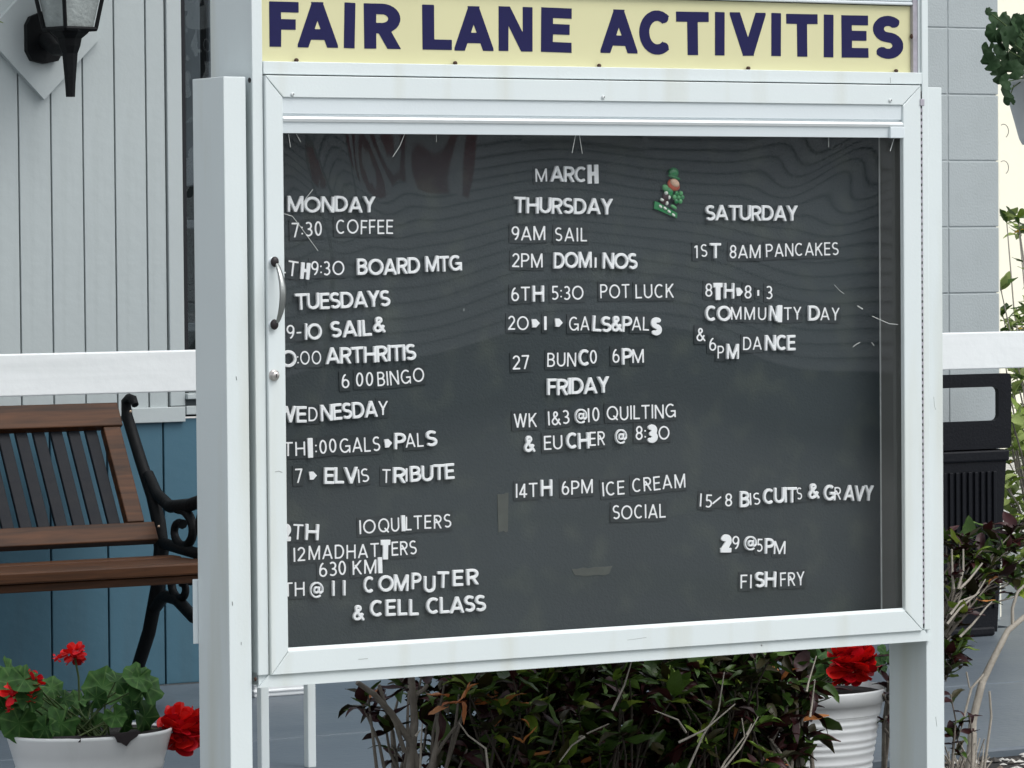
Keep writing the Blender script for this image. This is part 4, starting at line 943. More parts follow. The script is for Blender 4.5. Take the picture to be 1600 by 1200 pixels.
MB().box(xl+.01, xr2+.006, 3.598, 3.79, zm-.035, zm, .006).build('shoulder_band', 'binp', bn)
xq = xr2-.05
while xq > xa+.04:
    t = .045; MB().box(xq-.006, xq+.006, 3.598, 3.607, -1.42, zm-.065, .002).build('rib', 'binp', bn); xq -= .0235
MB().box(xc-.01, xb-.01, 3.60, 3.79, ZF, ZF+.03, .008).build('base_foot', 'binp', bn)

# ================================================================ PLANTS
def gleaf_mesh(seed, N=22):
    r = random.Random(seed); v = [(0, 0, 0)]; f = []
    for ring_, rr_ in ((1, .38), (2, .72), (3, 1.0)):
        for k in range(N):
            a = 2*math.pi*k/N; lob = 1+.07*math.cos(a*7+.3)+.03*math.sin(a*21+seed)
            notch = 1-.75*math.exp(-((a-math.pi)/.22)**2) if ring_ > 1 else 1-.4*math.exp(-((a-math.pi)/.3)**2)
            rad = rr_*lob*notch*.5
            z = .05*math.cos(7*a)*rr_**2+.10*math.cos(2*a+seed)*rr_**2+.16*rr_*(1-rr_*.9)+r.uniform(-.02, .02)*rr_
            v.append((rad*math.cos(a), rad*math.sin(a), z))
    for k in range(N): f.append((0, 1+k, 1+(k+1) % N))
    for q in range(2):
        for k in range(N): f.append((1+q*N+k, 1+(q+1)*N+k, 1+(q+1)*N+(k+1) % N, 1+q*N+(k+1) % N))
    me = bpy.data.meshes.new('round_leaf'); me.from_pydata(v, [], f); me.polygons.foreach_set('use_smooth', [True]*len(f)); me.materials.append(M['gl']); return me
GL = [gleaf_mesh(s) for s in range(5)]
def petal_mesh(seed):
    r = random.Random(seed); v = []; f = []; nu, nv = 5, 5
    for j in range(nv):
        t = j/(nv-1)
        for i in range(nu):
            s = i/(nu-1)*2-1; wd = .10+.42*math.sin(math.pi*min(1, t*.62+.08)); x = s*wd; y = t*(1-.18*s*s)
            v.append((x, y, .25*t*t+.10*s*s*(1-t)+.07*math.sin(s*3+seed)*t+r.uniform(-.02, .02)))
    for j in range(nv-1):
        for i in range(nu-1): a = j*nu+i; f.append((a, a+1, a+nu+1, a+nu))
    me = bpy.data.meshes.new('petal'); me.from_pydata(v, [], f); me.polygons.foreach_set('use_smooth', [True]*len(f)); me.materials.append(M['red']); return me
PT = [petal_mesh(s) for s in range(3)]
def vrot(d, roll=0): return (Vector(d).to_track_quat('Y', 'Z').to_matrix() @ Matrix.Rotation(roll, 3, 'Y')).to_euler()
def flower_head(parent, c, rad, rnd, n=46, mt=('red', 'dred'), flat=1.0, stem_to=None):
    fh = MB().ball(c, rad*.35, rad*.35, rad*.35, 8, 6).build('flower_head', 'dred', parent)
    if stem_to: MB().tube([stem_to, tuple((np.array(stem_to)+np.array(c))/2+np.array([.004, 0, 0])), c], .0022, 6).build('flower_stem', 'gstem', parent)
    for i in range(n):
        z = 1-2*(i+.5)/n; a = i*2.39996+rnd.uniform(-.2, .2); rr_ = math.sqrt(1-z*z); d = Vector((rr_*math.cos(a), rr_*math.sin(a), z*flat))
        sz = rad*rnd.uniform(.52, .78); tang = (d+Vector((rnd.uniform(-1, 1), rnd.uniform(-1, 1), rnd.uniform(-1, 1)))*.75).normalized()
        p = Vector(c)+d*rad*rnd.uniform(.35, .55)
        o = bpy.data.objects.new('petal', PT[i % 3]); COL.objects.link(o); o.parent = fh; o.location = p-Vector(c)-(Vector((0, 0, 0)))
        o.rotation_euler = vrot(tang, rnd.uniform(-.6, .6)); o.scale = (sz,)*3
        o.material_slots[0].link = 'OBJECT'; o.material_slots[0].material = M[mt[0] if rnd.random() < .6 else mt[1]]
def geranium(label, base, spots, heads, seed, mt='gl', name='geranium', droop=0):
    """spots: (px, py, Y, size px, facing) of single leaves; each has a stalk to the crown"""
    g = thing(name, label, 'plant', base); rnd = random.Random(seed); bx = Vector(base)
    for (px, py, Y, s, fx, fz) in spots:
        x, z = at(px, py, Y); d = Vector((fx, -1.0, fz)).normalized()
        q = d.to_track_quat('Z', 'Y').to_matrix() @ Matrix.Rotation(rnd.uniform(0, 6.28), 3, 'Z')
        sz = s*.00128
        place(GL[rnd.randrange(5)], 'leaf', g, (x, Y, z), q.to_euler(), (sz, sz, sz*1.15), mt)
        e = Vector((x, Y+.004, z)); st = bx+Vector((rnd.uniform(-.05, .05), rnd.uniform(-.02, .02), 0))
        mid = (st+e)/2+Vector((rnd.uniform(-.01, .01), .006, .012)); MB().tube([st, mid, e], [.0024, .0018, .0014], 5).build('stalk', 'gstem', g)
    for (px, py, Y, rad, n, st) in heads:
        x, z = at(px, py, Y); flower_head(g, (x, Y, z), rad, rnd, n, stem_to=st)
    return g
# left pot (white, torn dark rim) and its geranium
Y1 = 1.18
xl_, zl = at(14, 1150, Y1); xr_, zr = at(264, 1137, Y1); cxp, zrim, rp = (xl_+xr_)/2, (zl+zr)/2+.002, (xr_-xl_)/2*.99
pot1 = thing('flower_pot', 'white tapered plastic pot with chipped dark rim holding the left geranium', 'pot', (cxp, Y1, ZG))
hp = zrim-ZG
MB().lathe((cxp, Y1, ZG), [(0, .0), (rp*.62, .0), (rp*.68, .01), (rp*.80, hp*.45), (rp*.88, hp*.70), (rp*.90, hp*.735), (rp*.895, hp*.75), (rp*.94, hp*.85), (rp*.995, hp-.006), (rp, hp), (rp*.975, hp+.001), (rp*.94, hp-.02), (rp*.92, hp-.05)], 56, 1, .72).build('pot_body', 'pot', pot1)
MB().lathe((cxp, Y1, ZG), [(rp*.955, hp-.0035), (0, hp-.010)], 40, 1, .72).build('soil', 'soil', pot1)
def chip(px0, px1, drops, y=0):   # torn liner showing dark over the rim
    top = []; bot = []
    for i, (px, py) in enumerate(drops): bot.append((px, py))
    rim_ = lambda p: 1148.5-.06*(p-14)+9*math.sqrt(max(0, 1-((p-139)/125)**2))-1
    pts = [(px0, rim_(px0))]+bot+[(px1, rim_(px1))]
    v = []
    for (px, py) in pts:
        x, z = at(px, py, Y1-.72*rp); ax = (x-cxp)/(rp*1.0); ax = max(-.97, min(.97, ax)); Y = Y1-.72*rp*math.sqrt(1-ax*ax)-.0015
        x, z = at(px, py, Y); v.append((x, Y, z))
    n = len(v); MB().add(v+[(p[0], p[1]+.0035, p[2]) for p in v], [tuple(range(n)), tuple(range(2*n-1, n-1, -1))]+[(i, i+n, (i+1) % n+n, (i+1) % n) for i in range(n)]).build('torn_liner', 'hole', pot1)
chip(82, 127, [(85, 1155), (95, 1153.5), (97, 1158), (104, 1158), (106, 1156), (120, 1157), (122, 1160), (126, 1160)])
chip(172, 220, [(180, 1152), (184, 1160), (190, 1161), (198, 1166), (204, 1158), (214, 1151)])
rg = random.Random(5)
spots = []
for (px, py, s, fx, fz) in ((20, 1070, 62, -.2, .4), (12, 1048, 46, .3, .5), (38, 1062, 50, -.1, .6), (8, 1110, 62, -.4, .1), (30, 1130, 60, -.1, 0), (62, 1115, 70, .1, .7), (95, 1130, 64, .2, .1), (70, 1138, 44, -.2, .1), (100, 1092, 32, 0, .6), (120, 1095, 34, .2, .7), (134, 1105, 40, .3, .3),
      (160, 1075, 66, -.3, .5), (182, 1065, 44, .1, .8), (195, 1085, 48, .2, .3), (150, 1090, 36, -.2, 0), (226, 1072, 64, .35, .3), (216, 1060, 52, .1, .7), (225, 1122, 58, .4, -.1), (205, 1106, 40, .2, 0), (45, 1092, 46, -.2, .4), (150, 1132, 44, .2, .1), (118, 1125, 40, 0, .2), (180, 1118, 38, -.1, .2), (80, 1075, 40, .1, .6), (5, 1085, 44, -.1, .4), (192, 1132, 34, .2, 0), (50, 1078, 30, .1, .5), (210, 1090, 42, .5, .1)):
    spots.append((px, py, Y1+rg.uniform(-.07, .05), s, fx+rg.uniform(-.2, .2), fz+rg.uniform(-.15, .15)))
base1 = (cxp, Y1, zrim-.01)
hx = at(110, 1024, Y1-.03)
g1 = geranium('red geranium with round green leaves in the white pot at lower left', base1, spots, [], 11)
rnd = random.Random(21)
def head_at(g, px, py, Y, rad, n, base, **k): x, z = at(px, py, Y); flower_head(g, (x, Y, z), rad, rnd, n, stem_to=base, **k)
head_at(g1, 116, 1022, Y1-.03, .026, 30, (at(124, 1092, Y1-.03)[0], Y1-.03, at(124, 1092, Y1)[1]), flat=.8)
head_at(g1, 89, 1028, Y1-.02, .011, 9, None)
head_at(g1, 281, 1141, Y1-.02, .049, 90, (cxp+.08, Y1, zrim), mt=('red', 'dred'))
head_at(g1, 52, 1066, Y1-.06, .024, 26, (cxp-.03, Y1, zrim)); head_at(g1, 20, 1082, Y1-.05, .026, 24, (cxp-.06, Y1, zrim)); head_at(g1, 48, 1088, Y1-.06, .016, 14, None); head_at(g1, 14, 1108, Y1-.02, .010, 8, None)
# right pot
Y2 = 1.235
xl_, _ = at(1160, 1070, Y2); xr_, zr = at(1366, 1066, Y2); c2, r2 = (xl_+xr_)/2, (xr_-xl_)/2; h2 = zr-ZG
pot2 = thing('flower_pot', 'white ribbed tapering pot under the sign holding the right geranium', 'pot', (c2, Y2, ZG))
prof = [(0, 0), (r2*.74, 0), (r2*.76, .01)]; z = .012; k = 0
while z < h2*.74:
    rr_ = r2*(.76+.20*(z/h2)); prof += [(rr_, z), (rr_+.0017, z+.003), (rr_+.0017, z+.0075), (rr_, z+.0105)]; z += .0175-(.002 if k % 3 else -.004); k += 1
prof += [(r2*.915, h2*.745), (r2*.918, h2*.76), (r2*.922, h2*.775), (r2*.945, h2*.86), (r2*.985, h2-.03), (r2, h2-.004), (r2, h2), (r2*.97, h2), (r2*.95, h2-.03)]
MB().lathe((c2, Y2, ZG), prof, 56, 1, .92).build('pot_body', 'pot', pot2); MB().lathe((c2, Y2, ZG), [(r2*.95, h2-.012), (0, h2-.012)], 32, 1, .92).build('soil', 'soil', pot2)
g2 = geranium('red geranium in the ribbed white pot under the right end of the sign', (c2+.05, Y2, ZG+h2), [(1378, 1042, Y2, 46, .5, .3), (1384, 1022, Y2+.02, 40, .3, .5), (1300, 1055, Y2+.05, 50, -.3, .4), (1350, 1030, Y2+.06, 56, .1, .6), (1270, 1050, Y2+.03, 46, -.4, .3), (1330, 1005, Y2+.05, 52, 0, .7), (1290, 1020, Y2+.06, 52, -.2, .7), (1245, 1062, Y2+.0, 40, -.3, .2)], [], 13)
head_at(g2, 1331, 1037, Y2-.05, .055, 110, (c2+.02, Y2, ZG+h2), mt=('red', 'dred'))
# hanging basket at the right edge
YH = 2.0
xh, zh = at(1578, 124, YH); rh = .115; hb = thing('hanging_basket', 'pale grey tapered hanging pot on a wire hanger at the right edge', 'basket', (xh+rh, YH, zh-.14))
hc = (xh+rh+.003, YH)
MB().lathe((hc[0], hc[1], zh), [(0, -.165), (rh*.55, -.165), (rh*.62, -.15), (rh*.95, -.012), (rh*1.03, -.010), (rh*1.03, .004), (rh*.96, .004), (rh*.92, -.02)], 40).build('pot_body', 'greypot', hb)
MB().lathe((hc[0], hc[1], zh), [(rh*.94, -.008), (0, -.008)], 24).build('soil', 'soil', hb)
for a in (200, 320, 80): MB().tube([(hc[0]+rh*math.cos(R(a)), YH+rh*math.sin(R(a)), zh-.003), (hc[0]+rh*.5*math.cos(R(a)), YH+rh*.5*math.sin(R(a)), zh+.12), (hc[0], YH, zh+.42)], .0025, 6).build('hanger_wire', 'greypot', hb)
MB().tube([(hc[0], YH, zh+.415), (hc[0], YH, 1.045)], .003, 6).build('hanger_wire', 'greypot', hb)
sp = []
for (px, py, s) in ((1546, 18, 18), (1560, 30, 44), (1578, 38, 50), (1555, 50, 42), (1545, 78, 42), (1560, 70, 44), (1548, 98, 40), (1568, 95, 46), (1575, 60, 52), (1592, 40, 42), (1596, 62, 48), (1560, 118, 34), (1572, 128, 34), (1574, 144, 36), (1577, 157, 26), (1590, 90, 46), (1585, 110, 40), (1620, 60, 55), (1640, 40, 55), (1630, 90, 55), (1660, 70, 55), (1610, 110, 44), (1680, 100, 50), (1650, 120, 50)):
    sp.append((px, py, YH-.09+rg.uniform(-.05, .05), s, rg.uniform(-.8, .4), rg.uniform(-.1, .8)))
for i in range(14): sp.append((1590+rg.uniform(0, 110), 60+rg.uniform(-30, 50), YH+rg.uniform(-.04, .10), 50, rg.uniform(-.6, .6), rg.uniform(0, .9)))
geranium('dark trailing geranium leaves spilling from the hanging pot', (hc[0], YH, zh), sp, [], 17, 'gld')
# bit of foliage hanging at upper left
xg, zg = at(3, 45, 2.2)
tw = thing('hanging_vine', 'small sprig of green leaves hanging at the upper left edge of the view', 'plant', (xg-.06, 2.2, zg))
MB().tube([(xg-.06, 2.2, 1.04), (xg-.055, 2.2, .5), (xg-.04, 2.2, zg+.03), (xg-.01, 2.2, zg+.005)], .0018, 6).build('stem', 'gstem', tw)
def cleaf_mesh(seed, wd=.30, fold=.25, curl=.25, nl=7):
    r = random.Random(seed); v = []; f = []
    for j in range(nl+1):
        t = j/nl; hw = wd*.5*max(.04, math.sin(math.pi*min(1, (t**.85)))**.75)*(1+.1*r.uniform(-1, 1)); y = t; z = curl*(t*t)*(-1)+.06*math.sin(t*5+seed)
        for s in (-1, -.5, 0, .5, 1): v.append((s*hw, y, z+abs(s)*fold*hw+.02*math.sin(t*14+s*2+seed)*abs(s)))
    for j in range(nl):
        for i in range(4): a = j*5+i; f.append((a, a+1, a+6, a+5))
    me = bpy.data.meshes.new('long_leaf'); me.from_pydata(v, [], f); me.polygons.foreach_set('use_smooth', [True]*len(f)); me.materials.append(M['cg']); return me
CL = [cleaf_mesh(1, .46, .3, .2), cleaf_mesh(2, .38, .5, .35), cleaf_mesh(3, .52, .15, -.1), cleaf_mesh(4, .40, .4, .5), cleaf_mesh(5, .34, .7, .1)]
for i, (dx, dz) in enumerate(((-.02, .02), (-.01, .0), (.0, -.01), (-.03, .06), (-.04, .10), (-.05, .16))):
    place(CL[i % 5], 'leaf', tw, (xg+dx-.012, 2.2, zg+dz), vrot((math.cos(i*2), -.3, math.sin(i*2))), .035, 'cy')

MESHV = {}
def leaf_geo(k):
    if k not in MESHV: MESHV[k] = (np.array([tuple(v.co) for v in CL[k].vertices]), [tuple(p.vertices) for p in CL[k].polygons])
    return MESHV[k]
def shrub(label, base, tips, seed, leaf=.075, per=9, mix=(('cg', .40), ('cm', .25), ('cb', .22), ('cy', .10), ('co', .03)), stuff=0, vol=None, maxp=290, stemmat='bark', name='croton_shrub', lw=(.007, .003), root=None):
    t = thing(name, label, 'shrub', base); r = random.Random(seed); B = Vector(base); cnt = 0
    if root: MB().tube([B, B.lerp(Vector(root), .5)+Vector((.01, 0, 0)), Vector(root)], [lw[0]*1.8, lw[0]*1.5, lw[0]*1.2], 8).build('trunk', stemmat, t)
    for (x, y, z) in tips:
        e = Vector((x, y, z)); L_ = (e-B).length
        st = (Vector(root) if root else B)+Vector((r.uniform(-.05, .05), r.uniform(-.03, .03), 0))*(.25 if root else 1); m1 = st.lerp(e, .35)+Vector((r.uniform(-.03, .03), r.uniform(-.03, .03), .03)); m2 = st.lerp(e, .7)+Vector((r.uniform(-.02, .02), r.uniform(-.02, .02), .02))
        MB().tube([st, m1, m2, e], [lw[0], lw[0]*.8, lw[0]*.6, lw[1]], 6).build('branch', stemmat, t)
        base_mat = r.random()
        for k in range(per):
            if cnt >= maxp: break
            a = k*2.4+r.uniform(-.3, .3); el = r.uniform(-.25, .95); back = r.uniform(0, .05)
            d = Vector((math.cos(a)*math.cos(el), math.sin(a)*math.cos(el), math.sin(el)+.1)).normalized(); p = e.lerp(m2, back/ max(.05, (e-m2).length)*.8)
            u = (r.random()*.6+base_mat*.4); acc = 0; mt = mix[0][0]
            q = r.random()
            for nm, w_ in mix:
                acc += w_
                if q < acc: mt = nm; break
            s = leaf*r.uniform(.65, 1.15)
            place(CL[r.randrange(5)], 'leaf', t, p, vrot(d, r.uniform(-.5, .5)), (s, s, s), mt); cnt += 1
    if stuff and vol:
      x0, x1, y0, y1, z0, z1 = vol
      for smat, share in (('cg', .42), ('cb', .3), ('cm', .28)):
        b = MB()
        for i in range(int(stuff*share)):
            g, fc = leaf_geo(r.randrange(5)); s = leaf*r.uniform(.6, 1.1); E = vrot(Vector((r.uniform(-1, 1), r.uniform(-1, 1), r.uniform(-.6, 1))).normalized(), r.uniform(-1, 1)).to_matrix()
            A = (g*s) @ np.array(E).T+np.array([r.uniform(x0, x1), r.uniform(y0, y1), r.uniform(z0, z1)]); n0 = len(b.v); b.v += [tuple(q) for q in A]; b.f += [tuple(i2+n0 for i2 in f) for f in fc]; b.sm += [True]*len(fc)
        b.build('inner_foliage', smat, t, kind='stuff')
    return t
def tip(px, py, Y): x, z = at(px, py, Y); return (x, Y, z)
rs = random.Random(9)
def tips_in(poly, n, y0, y1):
    out = []
    while len(out) < n:
        px, py = rs.uniform(poly[0], poly[1]), rs.uniform(poly[2], poly[3]); out.append(tip(px, py, rs.uniform(y0, y1)))
    return out
def gbase(px, Y): return (at(px, 1150, Y)[0], Y, ZG)
shrub('dark leaved shrub at the left under the sign with thick bare grey stems', gbase(640, .72), [tip(575, 1085, .7), tip(565, 1098, .72), tip(600, 1120, .75), tip(615, 1170, .8), tip(590, 1075, .8), tip(640, 1040, .85), tip(660, 1050, .7), tip(700, 1040, .65), tip(690, 1075, .8), tip(720, 1065, .6), tip(735, 1045, .65), tip(670, 1110, .9), tip(710, 1130, .85), tip(650, 1075, .95), tip(745, 1090, .62), tip(630, 1060, .9), tip(690, 1160, .8), tip(730, 1170, .7)], 31, .062, 8, (('cm', .45), ('cg', .2), ('cb', .3), ('cy', .04), ('co', .01)), lw=(.005, .002))
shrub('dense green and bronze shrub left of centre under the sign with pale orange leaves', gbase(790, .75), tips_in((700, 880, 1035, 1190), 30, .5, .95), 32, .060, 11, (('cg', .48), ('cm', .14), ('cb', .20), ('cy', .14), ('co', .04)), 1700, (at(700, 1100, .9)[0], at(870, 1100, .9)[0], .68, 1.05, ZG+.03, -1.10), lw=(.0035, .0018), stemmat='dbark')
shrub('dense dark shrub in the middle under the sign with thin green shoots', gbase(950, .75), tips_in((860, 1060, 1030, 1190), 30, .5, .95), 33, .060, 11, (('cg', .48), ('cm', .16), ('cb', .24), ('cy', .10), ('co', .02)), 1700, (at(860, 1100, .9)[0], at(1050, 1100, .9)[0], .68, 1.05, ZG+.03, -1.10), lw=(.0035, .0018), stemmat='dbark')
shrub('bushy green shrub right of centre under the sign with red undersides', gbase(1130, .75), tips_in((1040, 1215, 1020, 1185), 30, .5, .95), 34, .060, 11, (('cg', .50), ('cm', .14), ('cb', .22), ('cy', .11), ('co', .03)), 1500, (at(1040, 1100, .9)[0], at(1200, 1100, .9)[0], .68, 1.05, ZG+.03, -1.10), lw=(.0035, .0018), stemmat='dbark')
shrub('maroon leaved shrub overlapping the white ribbed pot', gbase(1230, .7), [tip(1235, 1085, .7), tip(1255, 1108, .7), tip(1260, 1140, .72), tip(1225, 1120, .66), tip(1240, 1170, .7), tip(1215, 1185, .62), tip(1265, 1092, .8), tip(1220, 1062, .7), tip(1200, 1150, .68), tip(1285, 1070, .75), tip(1245, 1060, .72)], 35, .06, 8, (('cm', .5), ('cb', .3), ('cg', .14), ('co', .06)))
shrub('maroon leaved sprig between the ribbed pot and the right sign post', gbase(1400, 1.25), [tip(1388, 1065, 1.1), tip(1380, 1085, 1.1), tip(1385, 1120, 1.1), tip(1395, 1020, 1.15), tip(1400, 1050, 1.1)], 36, .05, 6, (('cm', .55), ('cb', .25), ('cg', .2)))
# thin bare twigs through the shrubs and the big orange leaf tuft
tw = thing('bare_twigs', 'tangle of thin bare grey twigs poking through the shrubs below the sign', 'twigs', gbase(1000, .6))
for L_ in ([(985, 1030), (975, 1070), (955, 1110)], [(1132, 1050), (1120, 1110), (1100, 1150), (1075, 1205)], [(1150, 1100), (1100, 1140), (1060, 1160)], [(1187, 1120), (1160, 1170), (1130, 1205)], [(1276, 1025), (1262, 1065), (1256, 1080)], [(1273, 1062), (1272, 1100), (1264, 1120)], [(1159, 1122), (1160, 1150), (1135, 1190), (1120, 1210)], [(1171, 1130), (1162, 1148)], [(948, 1130), (905, 1150), (885, 1160)], [(720, 1130), (735, 1150), (760, 1170), (762, 1205)], [(660, 1130), (655, 1160), (658, 1205)], [(655, 1140), (648, 1150)], [(1020, 1110), (1060, 1125), (1075, 1145)], [(870, 1190), (895, 1165), (910, 1150)]):
    yv = rs.uniform(.42, .6); MB().tube([(at(px, py, yv)[0], yv+rs.uniform(-.01, .01), at(px, py, yv)[1]) for px, py in L_], [.0012+.0014*i/(len(L_)-1) for i in range(len(L_))], 5).build('twig', 'pale', tw)
for L_, w_ in (([(655, 1210), (642, 1160), (612, 1115), (585, 1085), (558, 1066)], .0085), ([(640, 1210), (648, 1130), (645, 1085), (643, 1055)], .009), ([(642, 1090), (662, 1078), (668, 1070)], .005), ([(632, 1175), (618, 1130), (602, 1100), (592, 1070)], .005), ([(672, 1210), (685, 1150), (684, 1120)], .006)):
    MB().tube([(at(px, py, .62)[0], .62, at(px, py, .62)[1]) for px, py in L_], [w_*(1-.1*i) for i in range(len(L_))], 8).build('thick_stem', 'bark', tw)
of = thing('orange_leaf_tuft', 'tuft of curled pale orange and rust leaves low in the shrub at left of centre', 'leaves', tip(705, 1100, .5))
for (px, py, dx, dz, s, mt) in ((700, 1108, -.9, .1, .055, 'co'), (690, 1106, 1, .5, .05, 'co'), (712, 1100, .7, .8, .05, 'co'), (720, 1095, .2, -1, .045, 'co'), (688, 1112, .1, -1, .055, 'cm'), (700, 1092, -1, .5, .06, 'co'), (724, 1090, .5, .7, .04, 'co')):
    place(CL[(int(px)) % 5], 'leaf', of, tip(px, py, .5), vrot((dx, -.3, dz)), s, mt)
of2 = thing('orange_leaf_tuft', 'small tuft of upright amber leaves left of centre under the sign', 'leaves', tip(818, 1160, .5))
for (px, py, dx, dz, s, mt) in ((816, 1162, -.7, .8, .035, 'co'), (820, 1162, .3, 1, .042, 'co'), (824, 1162, .9, .6, .03, 'cy'), (814, 1122, .6, -.6, .025, 'co')):
    place(CL[(int(px)) % 5], 'leaf', of2, tip(px, py, .5), vrot((dx, -.3, dz)), s, mt)
# right shrub: pale bare forks carrying whorls
YR = .95
shrub('croton shrub with pale forked stems and maroon and green whorls right of the sign', gbase(1462, YR), [tip(1490, 858, YR), tip(1503, 850, YR), tip(1515, 838, YR+.05), tip(1535, 860, YR), tip(1552, 880, YR), tip(1490, 905, YR-.05), tip(1540, 905, YR), tip(1525, 930, YR), tip(1560, 845, YR+.1), tip(1575, 860, YR), tip(1480, 830, YR+.1), tip(1545, 945, YR), tip(1510, 960, YR-.05), tip(1482, 985, YR), tip(1485, 1030, YR-.05), tip(1500, 1045, YR-.03), tip(1590, 850, YR+.05), tip(1575, 890, YR), tip(1520, 880, YR+.1), tip(1495, 935, YR+.05)]+[tip(rs.uniform(1480, 1600), rs.uniform(818, 935), YR+rs.uniform(.0, .2)) for _ in range(16)]+[tip(1482, 1010, YR), tip(1500, 1020, YR), tip(1488, 1045, YR-.05), tip(1478, 1065, YR)], 41, .054, 10, (('cg', .34), ('cm', .34), ('cb', .22), ('cy', .09), ('co', .01)), stemmat='bark', maxp=420, lw=(.0028, .0014), root=tip(1468, 1000, YR))
shrub('low maroon leaved seedling with bare twigs at the foot of the right post', gbase(1500, .8), [tip(1515, 1120, .8), tip(1505, 1130, .8), tip(1490, 1150, .8), tip(1485, 1085, .8), tip(1495, 1172, .8)], 42, .045, 5, (('cm', .6), ('cg', .25), ('cb', .15)), stemmat='bark', lw=(.003, .0015))
sm = thing('leaning_shrub', 'pale leaning bare trunk with twiggy forks at the lower right', 'shrub', gbase(1525, .9))
for L_, w_ in (([(1520, 1125), (1535, 1065), (1553, 1028), (1575, 985), (1605, 960)], .009), ([(1553, 1028), (1545, 1045), (1518, 1075), (1505, 1125)], .0035), ([(1582, 975), (1582, 950), (1590, 925), (1600, 915)], .004), ([(1510, 1050), (1515, 1075)], .002), ([(1538, 1200), (1549, 1120), (1546, 1080)], .003)):
    MB().tube([(at(px, py, .9)[0], .9, at(px, py, .9)[1]) for px, py in L_]+([(at(1518, 1150, .9)[0], .9, ZG)] if w_ == .009 and False else []), [w_*(1-.08*i) for i in range(len(L_))], 8).build('branch', 'pale', sm)
MB().tube([(at(1520, 1125, .9)[0], .9, at(1520, 1125, .9)[1]), (at(1512, 1190, .9)[0], .9, ZG)], [.009, .011], 8).build('branch', 'pale', sm)
for (L_) in ([(1490, 920), (1488, 895), (1487, 858)], [(1497, 920), (1505, 890), (1505, 858)], [(1500, 920), (1515, 905), (1535, 880)], [(1485, 960), (1500, 940), (1525, 930), (1540, 905)], [(1500, 995), (1520, 975), (1540, 950), (1550, 940)], [(1480, 975), (1500, 950), (1530, 925)]):
    MB().tube([(at(px, py, YR-.06)[0], YR-.06, at(px, py, YR-.06)[1]) for px, py in L_], [.0032, .0026, .0020, .0015][:len(L_)], 6).build('branch', 'pale', sm)
x, z = at(1537, 934, .85); ol = place(CL[2], 'yellow_leaf', None, (x-.02, .85, z-.002), vrot((1, -.3, -.25)), .045, 'co'); props(ol, 'single bright orange yellow leaf on the shrub right of the sign', 'leaf')
# twig litter and pebbles at lower right
b = MB(); rt_ = random.Random(77)
for i in range(70):
    px = rt_.uniform(1478, 1530); Y = rt_.uniform(.75, 1.1); x = at(px, 1190, Y)[0]; l = rt_.uniform(.04, .13); a = rt_.uniform(-.6, .6)
    b.tube([(x, Y, ZG), (x+a*l*.5, Y, ZG+l*.6), (x+a*l, Y+rt_.uniform(-.02, .02), ZG+l)], .0018, 4)
props(b.build('dry_twigs', 'pale'), None, None, None, 'stuff')
for nm, mt, cnt, sd_ in (('pebbles', 'peb', 1500, 1), ('pebbles', 'peb2', 700, 2), ('pebbles', 'peb3', 500, 3)):
    b = MB(); rp_ = random.Random(sd_)
    for i in range(cnt):
        y = rp_.uniform(.45, YE-.02); x = rp_.uniform(1.6, 4.2) if i % 3 else rp_.uniform(-.2, 1.6); s = rp_.uniform(.006, .017)
        h_ = [rp_.uniform(.6, 1.2) for _ in range(8)]; n0 = len(b.v)
        for k in range(6): a = k*math.pi/3; b.v.append((x+s*h_[k]*math.cos(a), y+s*h_[k]*math.sin(a), ZG+.006+s*.25))
        b.v.append((x, y, ZG+.006+s*.75*h_[6])); b.f += [(n0+k, n0+(k+1) % 6, n0+6) for k in range(6)]; b.sm += [False]*6
    props(b.build(nm, mt), None, None, None, 'stuff')
# background greenery beyond the wall corner
shrub('lime green leafy bush behind the black bin at the right edge', (at(1600, 800, 5.2)[0]+.1, 5.2, ZF), [tip(1565+rs.uniform(0, 70), rs.uniform(640, 880), 5.2+rs.uniform(-.2, .3)) for _ in range(30)], 51, .085, 9, (('vine', .85), ('cy', .15)), stemmat='bark', name='lime_bush', lw=(.006, .003))
shrub('loose airy shrub with pale stems beyond the block wall corner', (at(1610, 800, 5.6)[0]+.1, 5.6, ZF), [tip(1560+rs.uniform(0, 70), rs.uniform(330, 720), 5.6+rs.uniform(-.2, .3)) for _ in range(40)], 52, .075, 7, (('vine', .45), ('cg', .35), ('cy', .18), ('yel', .02)), stemmat='pale', name='airy_shrub', lw=(.005, .002))

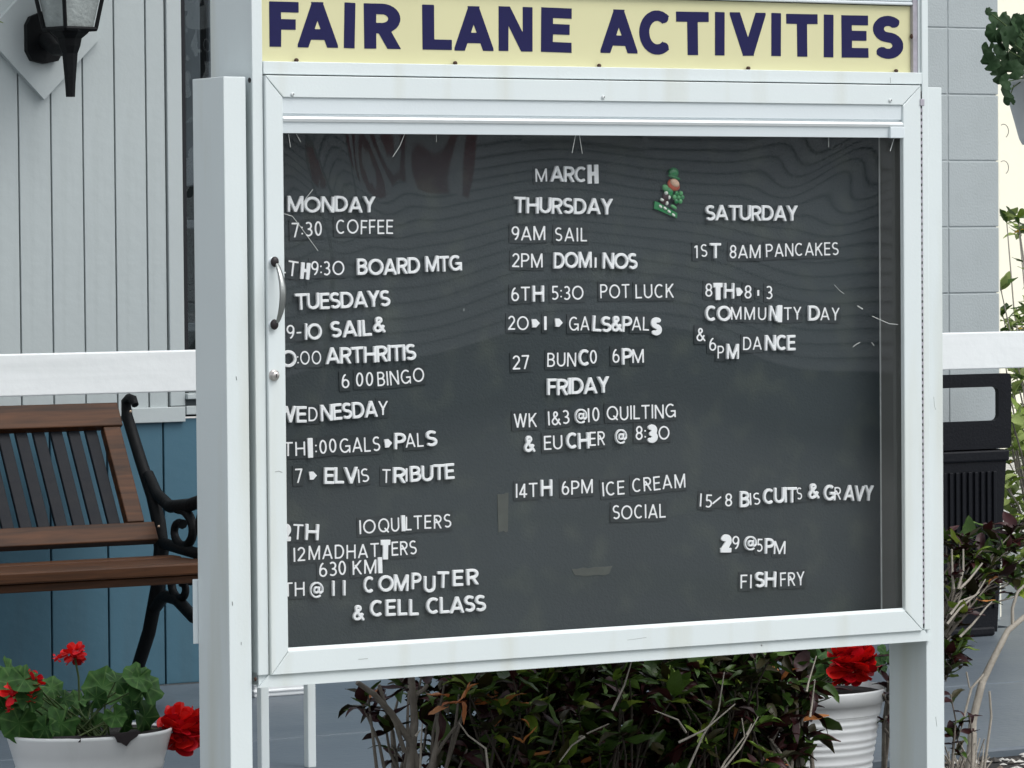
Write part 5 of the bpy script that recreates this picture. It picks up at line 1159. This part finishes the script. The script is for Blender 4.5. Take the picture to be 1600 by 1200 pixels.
# ================================================================ HOUSE ACROSS THE DRIVE (seen mirrored in the pane)
hs = thing('house', 'grey lap sided house across the driveway mirrored in the acrylic pane', 'house', (11, -16.5, ZG))
MB().box(0, 24, -22, -16.06, ZG, 2.6).build('wall_core', 'groove', hs)
z = -1.15
while z < 2.5:
    v = [(0, -16.0, z), (24, -16.0, z), (24, -16.030, z+.080), (0, -16.030, z+.080), (0, -16.055, z), (24, -16.055, z), (24, -16.055, z+.080), (0, -16.055, z+.080)]
    MB().add(v, [(0, 1, 2, 3), (1, 5, 6, 2), (4, 0, 3, 7), (0, 4, 5, 1), (3, 2, 6, 7), (5, 4, 7, 6)]).build('lap_board', 'white_house', hs); z += .092
for xw in (4.2, 9.6, 17.5):
    f = MB().box(xw, xw+1.5, -15.99, -15.94, .30, 1.75, .01).build('window_frame', 'rail', hs); MB().box(xw+.1, xw+.71, -15.935, -15.93, .40, 1.65).box(xw+.79, xw+1.4, -15.935, -15.93, .40, 1.65).build('window_pane', 'hwin', f)
v = [(-.6, -15.3, 2.5), (24.6, -15.3, 2.5), (24.6, -22.7, 2.5), (-.6, -22.7, 2.5), (-.6, -19, 4.2), (24.6, -19, 4.2)]
MB().add(v, [(0, 1, 5, 4), (2, 3, 4, 5), (0, 4, 3), (1, 2, 5), (3, 2, 1, 0)]).build('roof', 'roof', hs)
fl = thing('flag', 'drooping red and white striped flag on a pole behind the photographer', 'flag', (6.2, -12.2, ZG))
MB().tube([(6.2, -12.2, ZG), (6.2, -12.2, 2.6)], .02, 8).build('pole', 'steel', fl)
for i in range(7):
    x0 = 6.24+i*.085; v = []; n = 16
    for k in range(n+1): z = 1.75-k*.105-i*.03; v += [(x0+.05*math.sin(k*.7), -12.2+.08*math.sin(k*.9+i), z), (x0+.085+.05*math.sin(k*.7), -12.2+.08*math.sin(k*.9+i+1), z-.03)]
    MB().add(v, [(2*k, 2*k+1, 2*k+3, 2*k+2) for k in range(n)], True).build('flag_stripe', 'hred' if i % 2 == 0 else 'rail', fl)
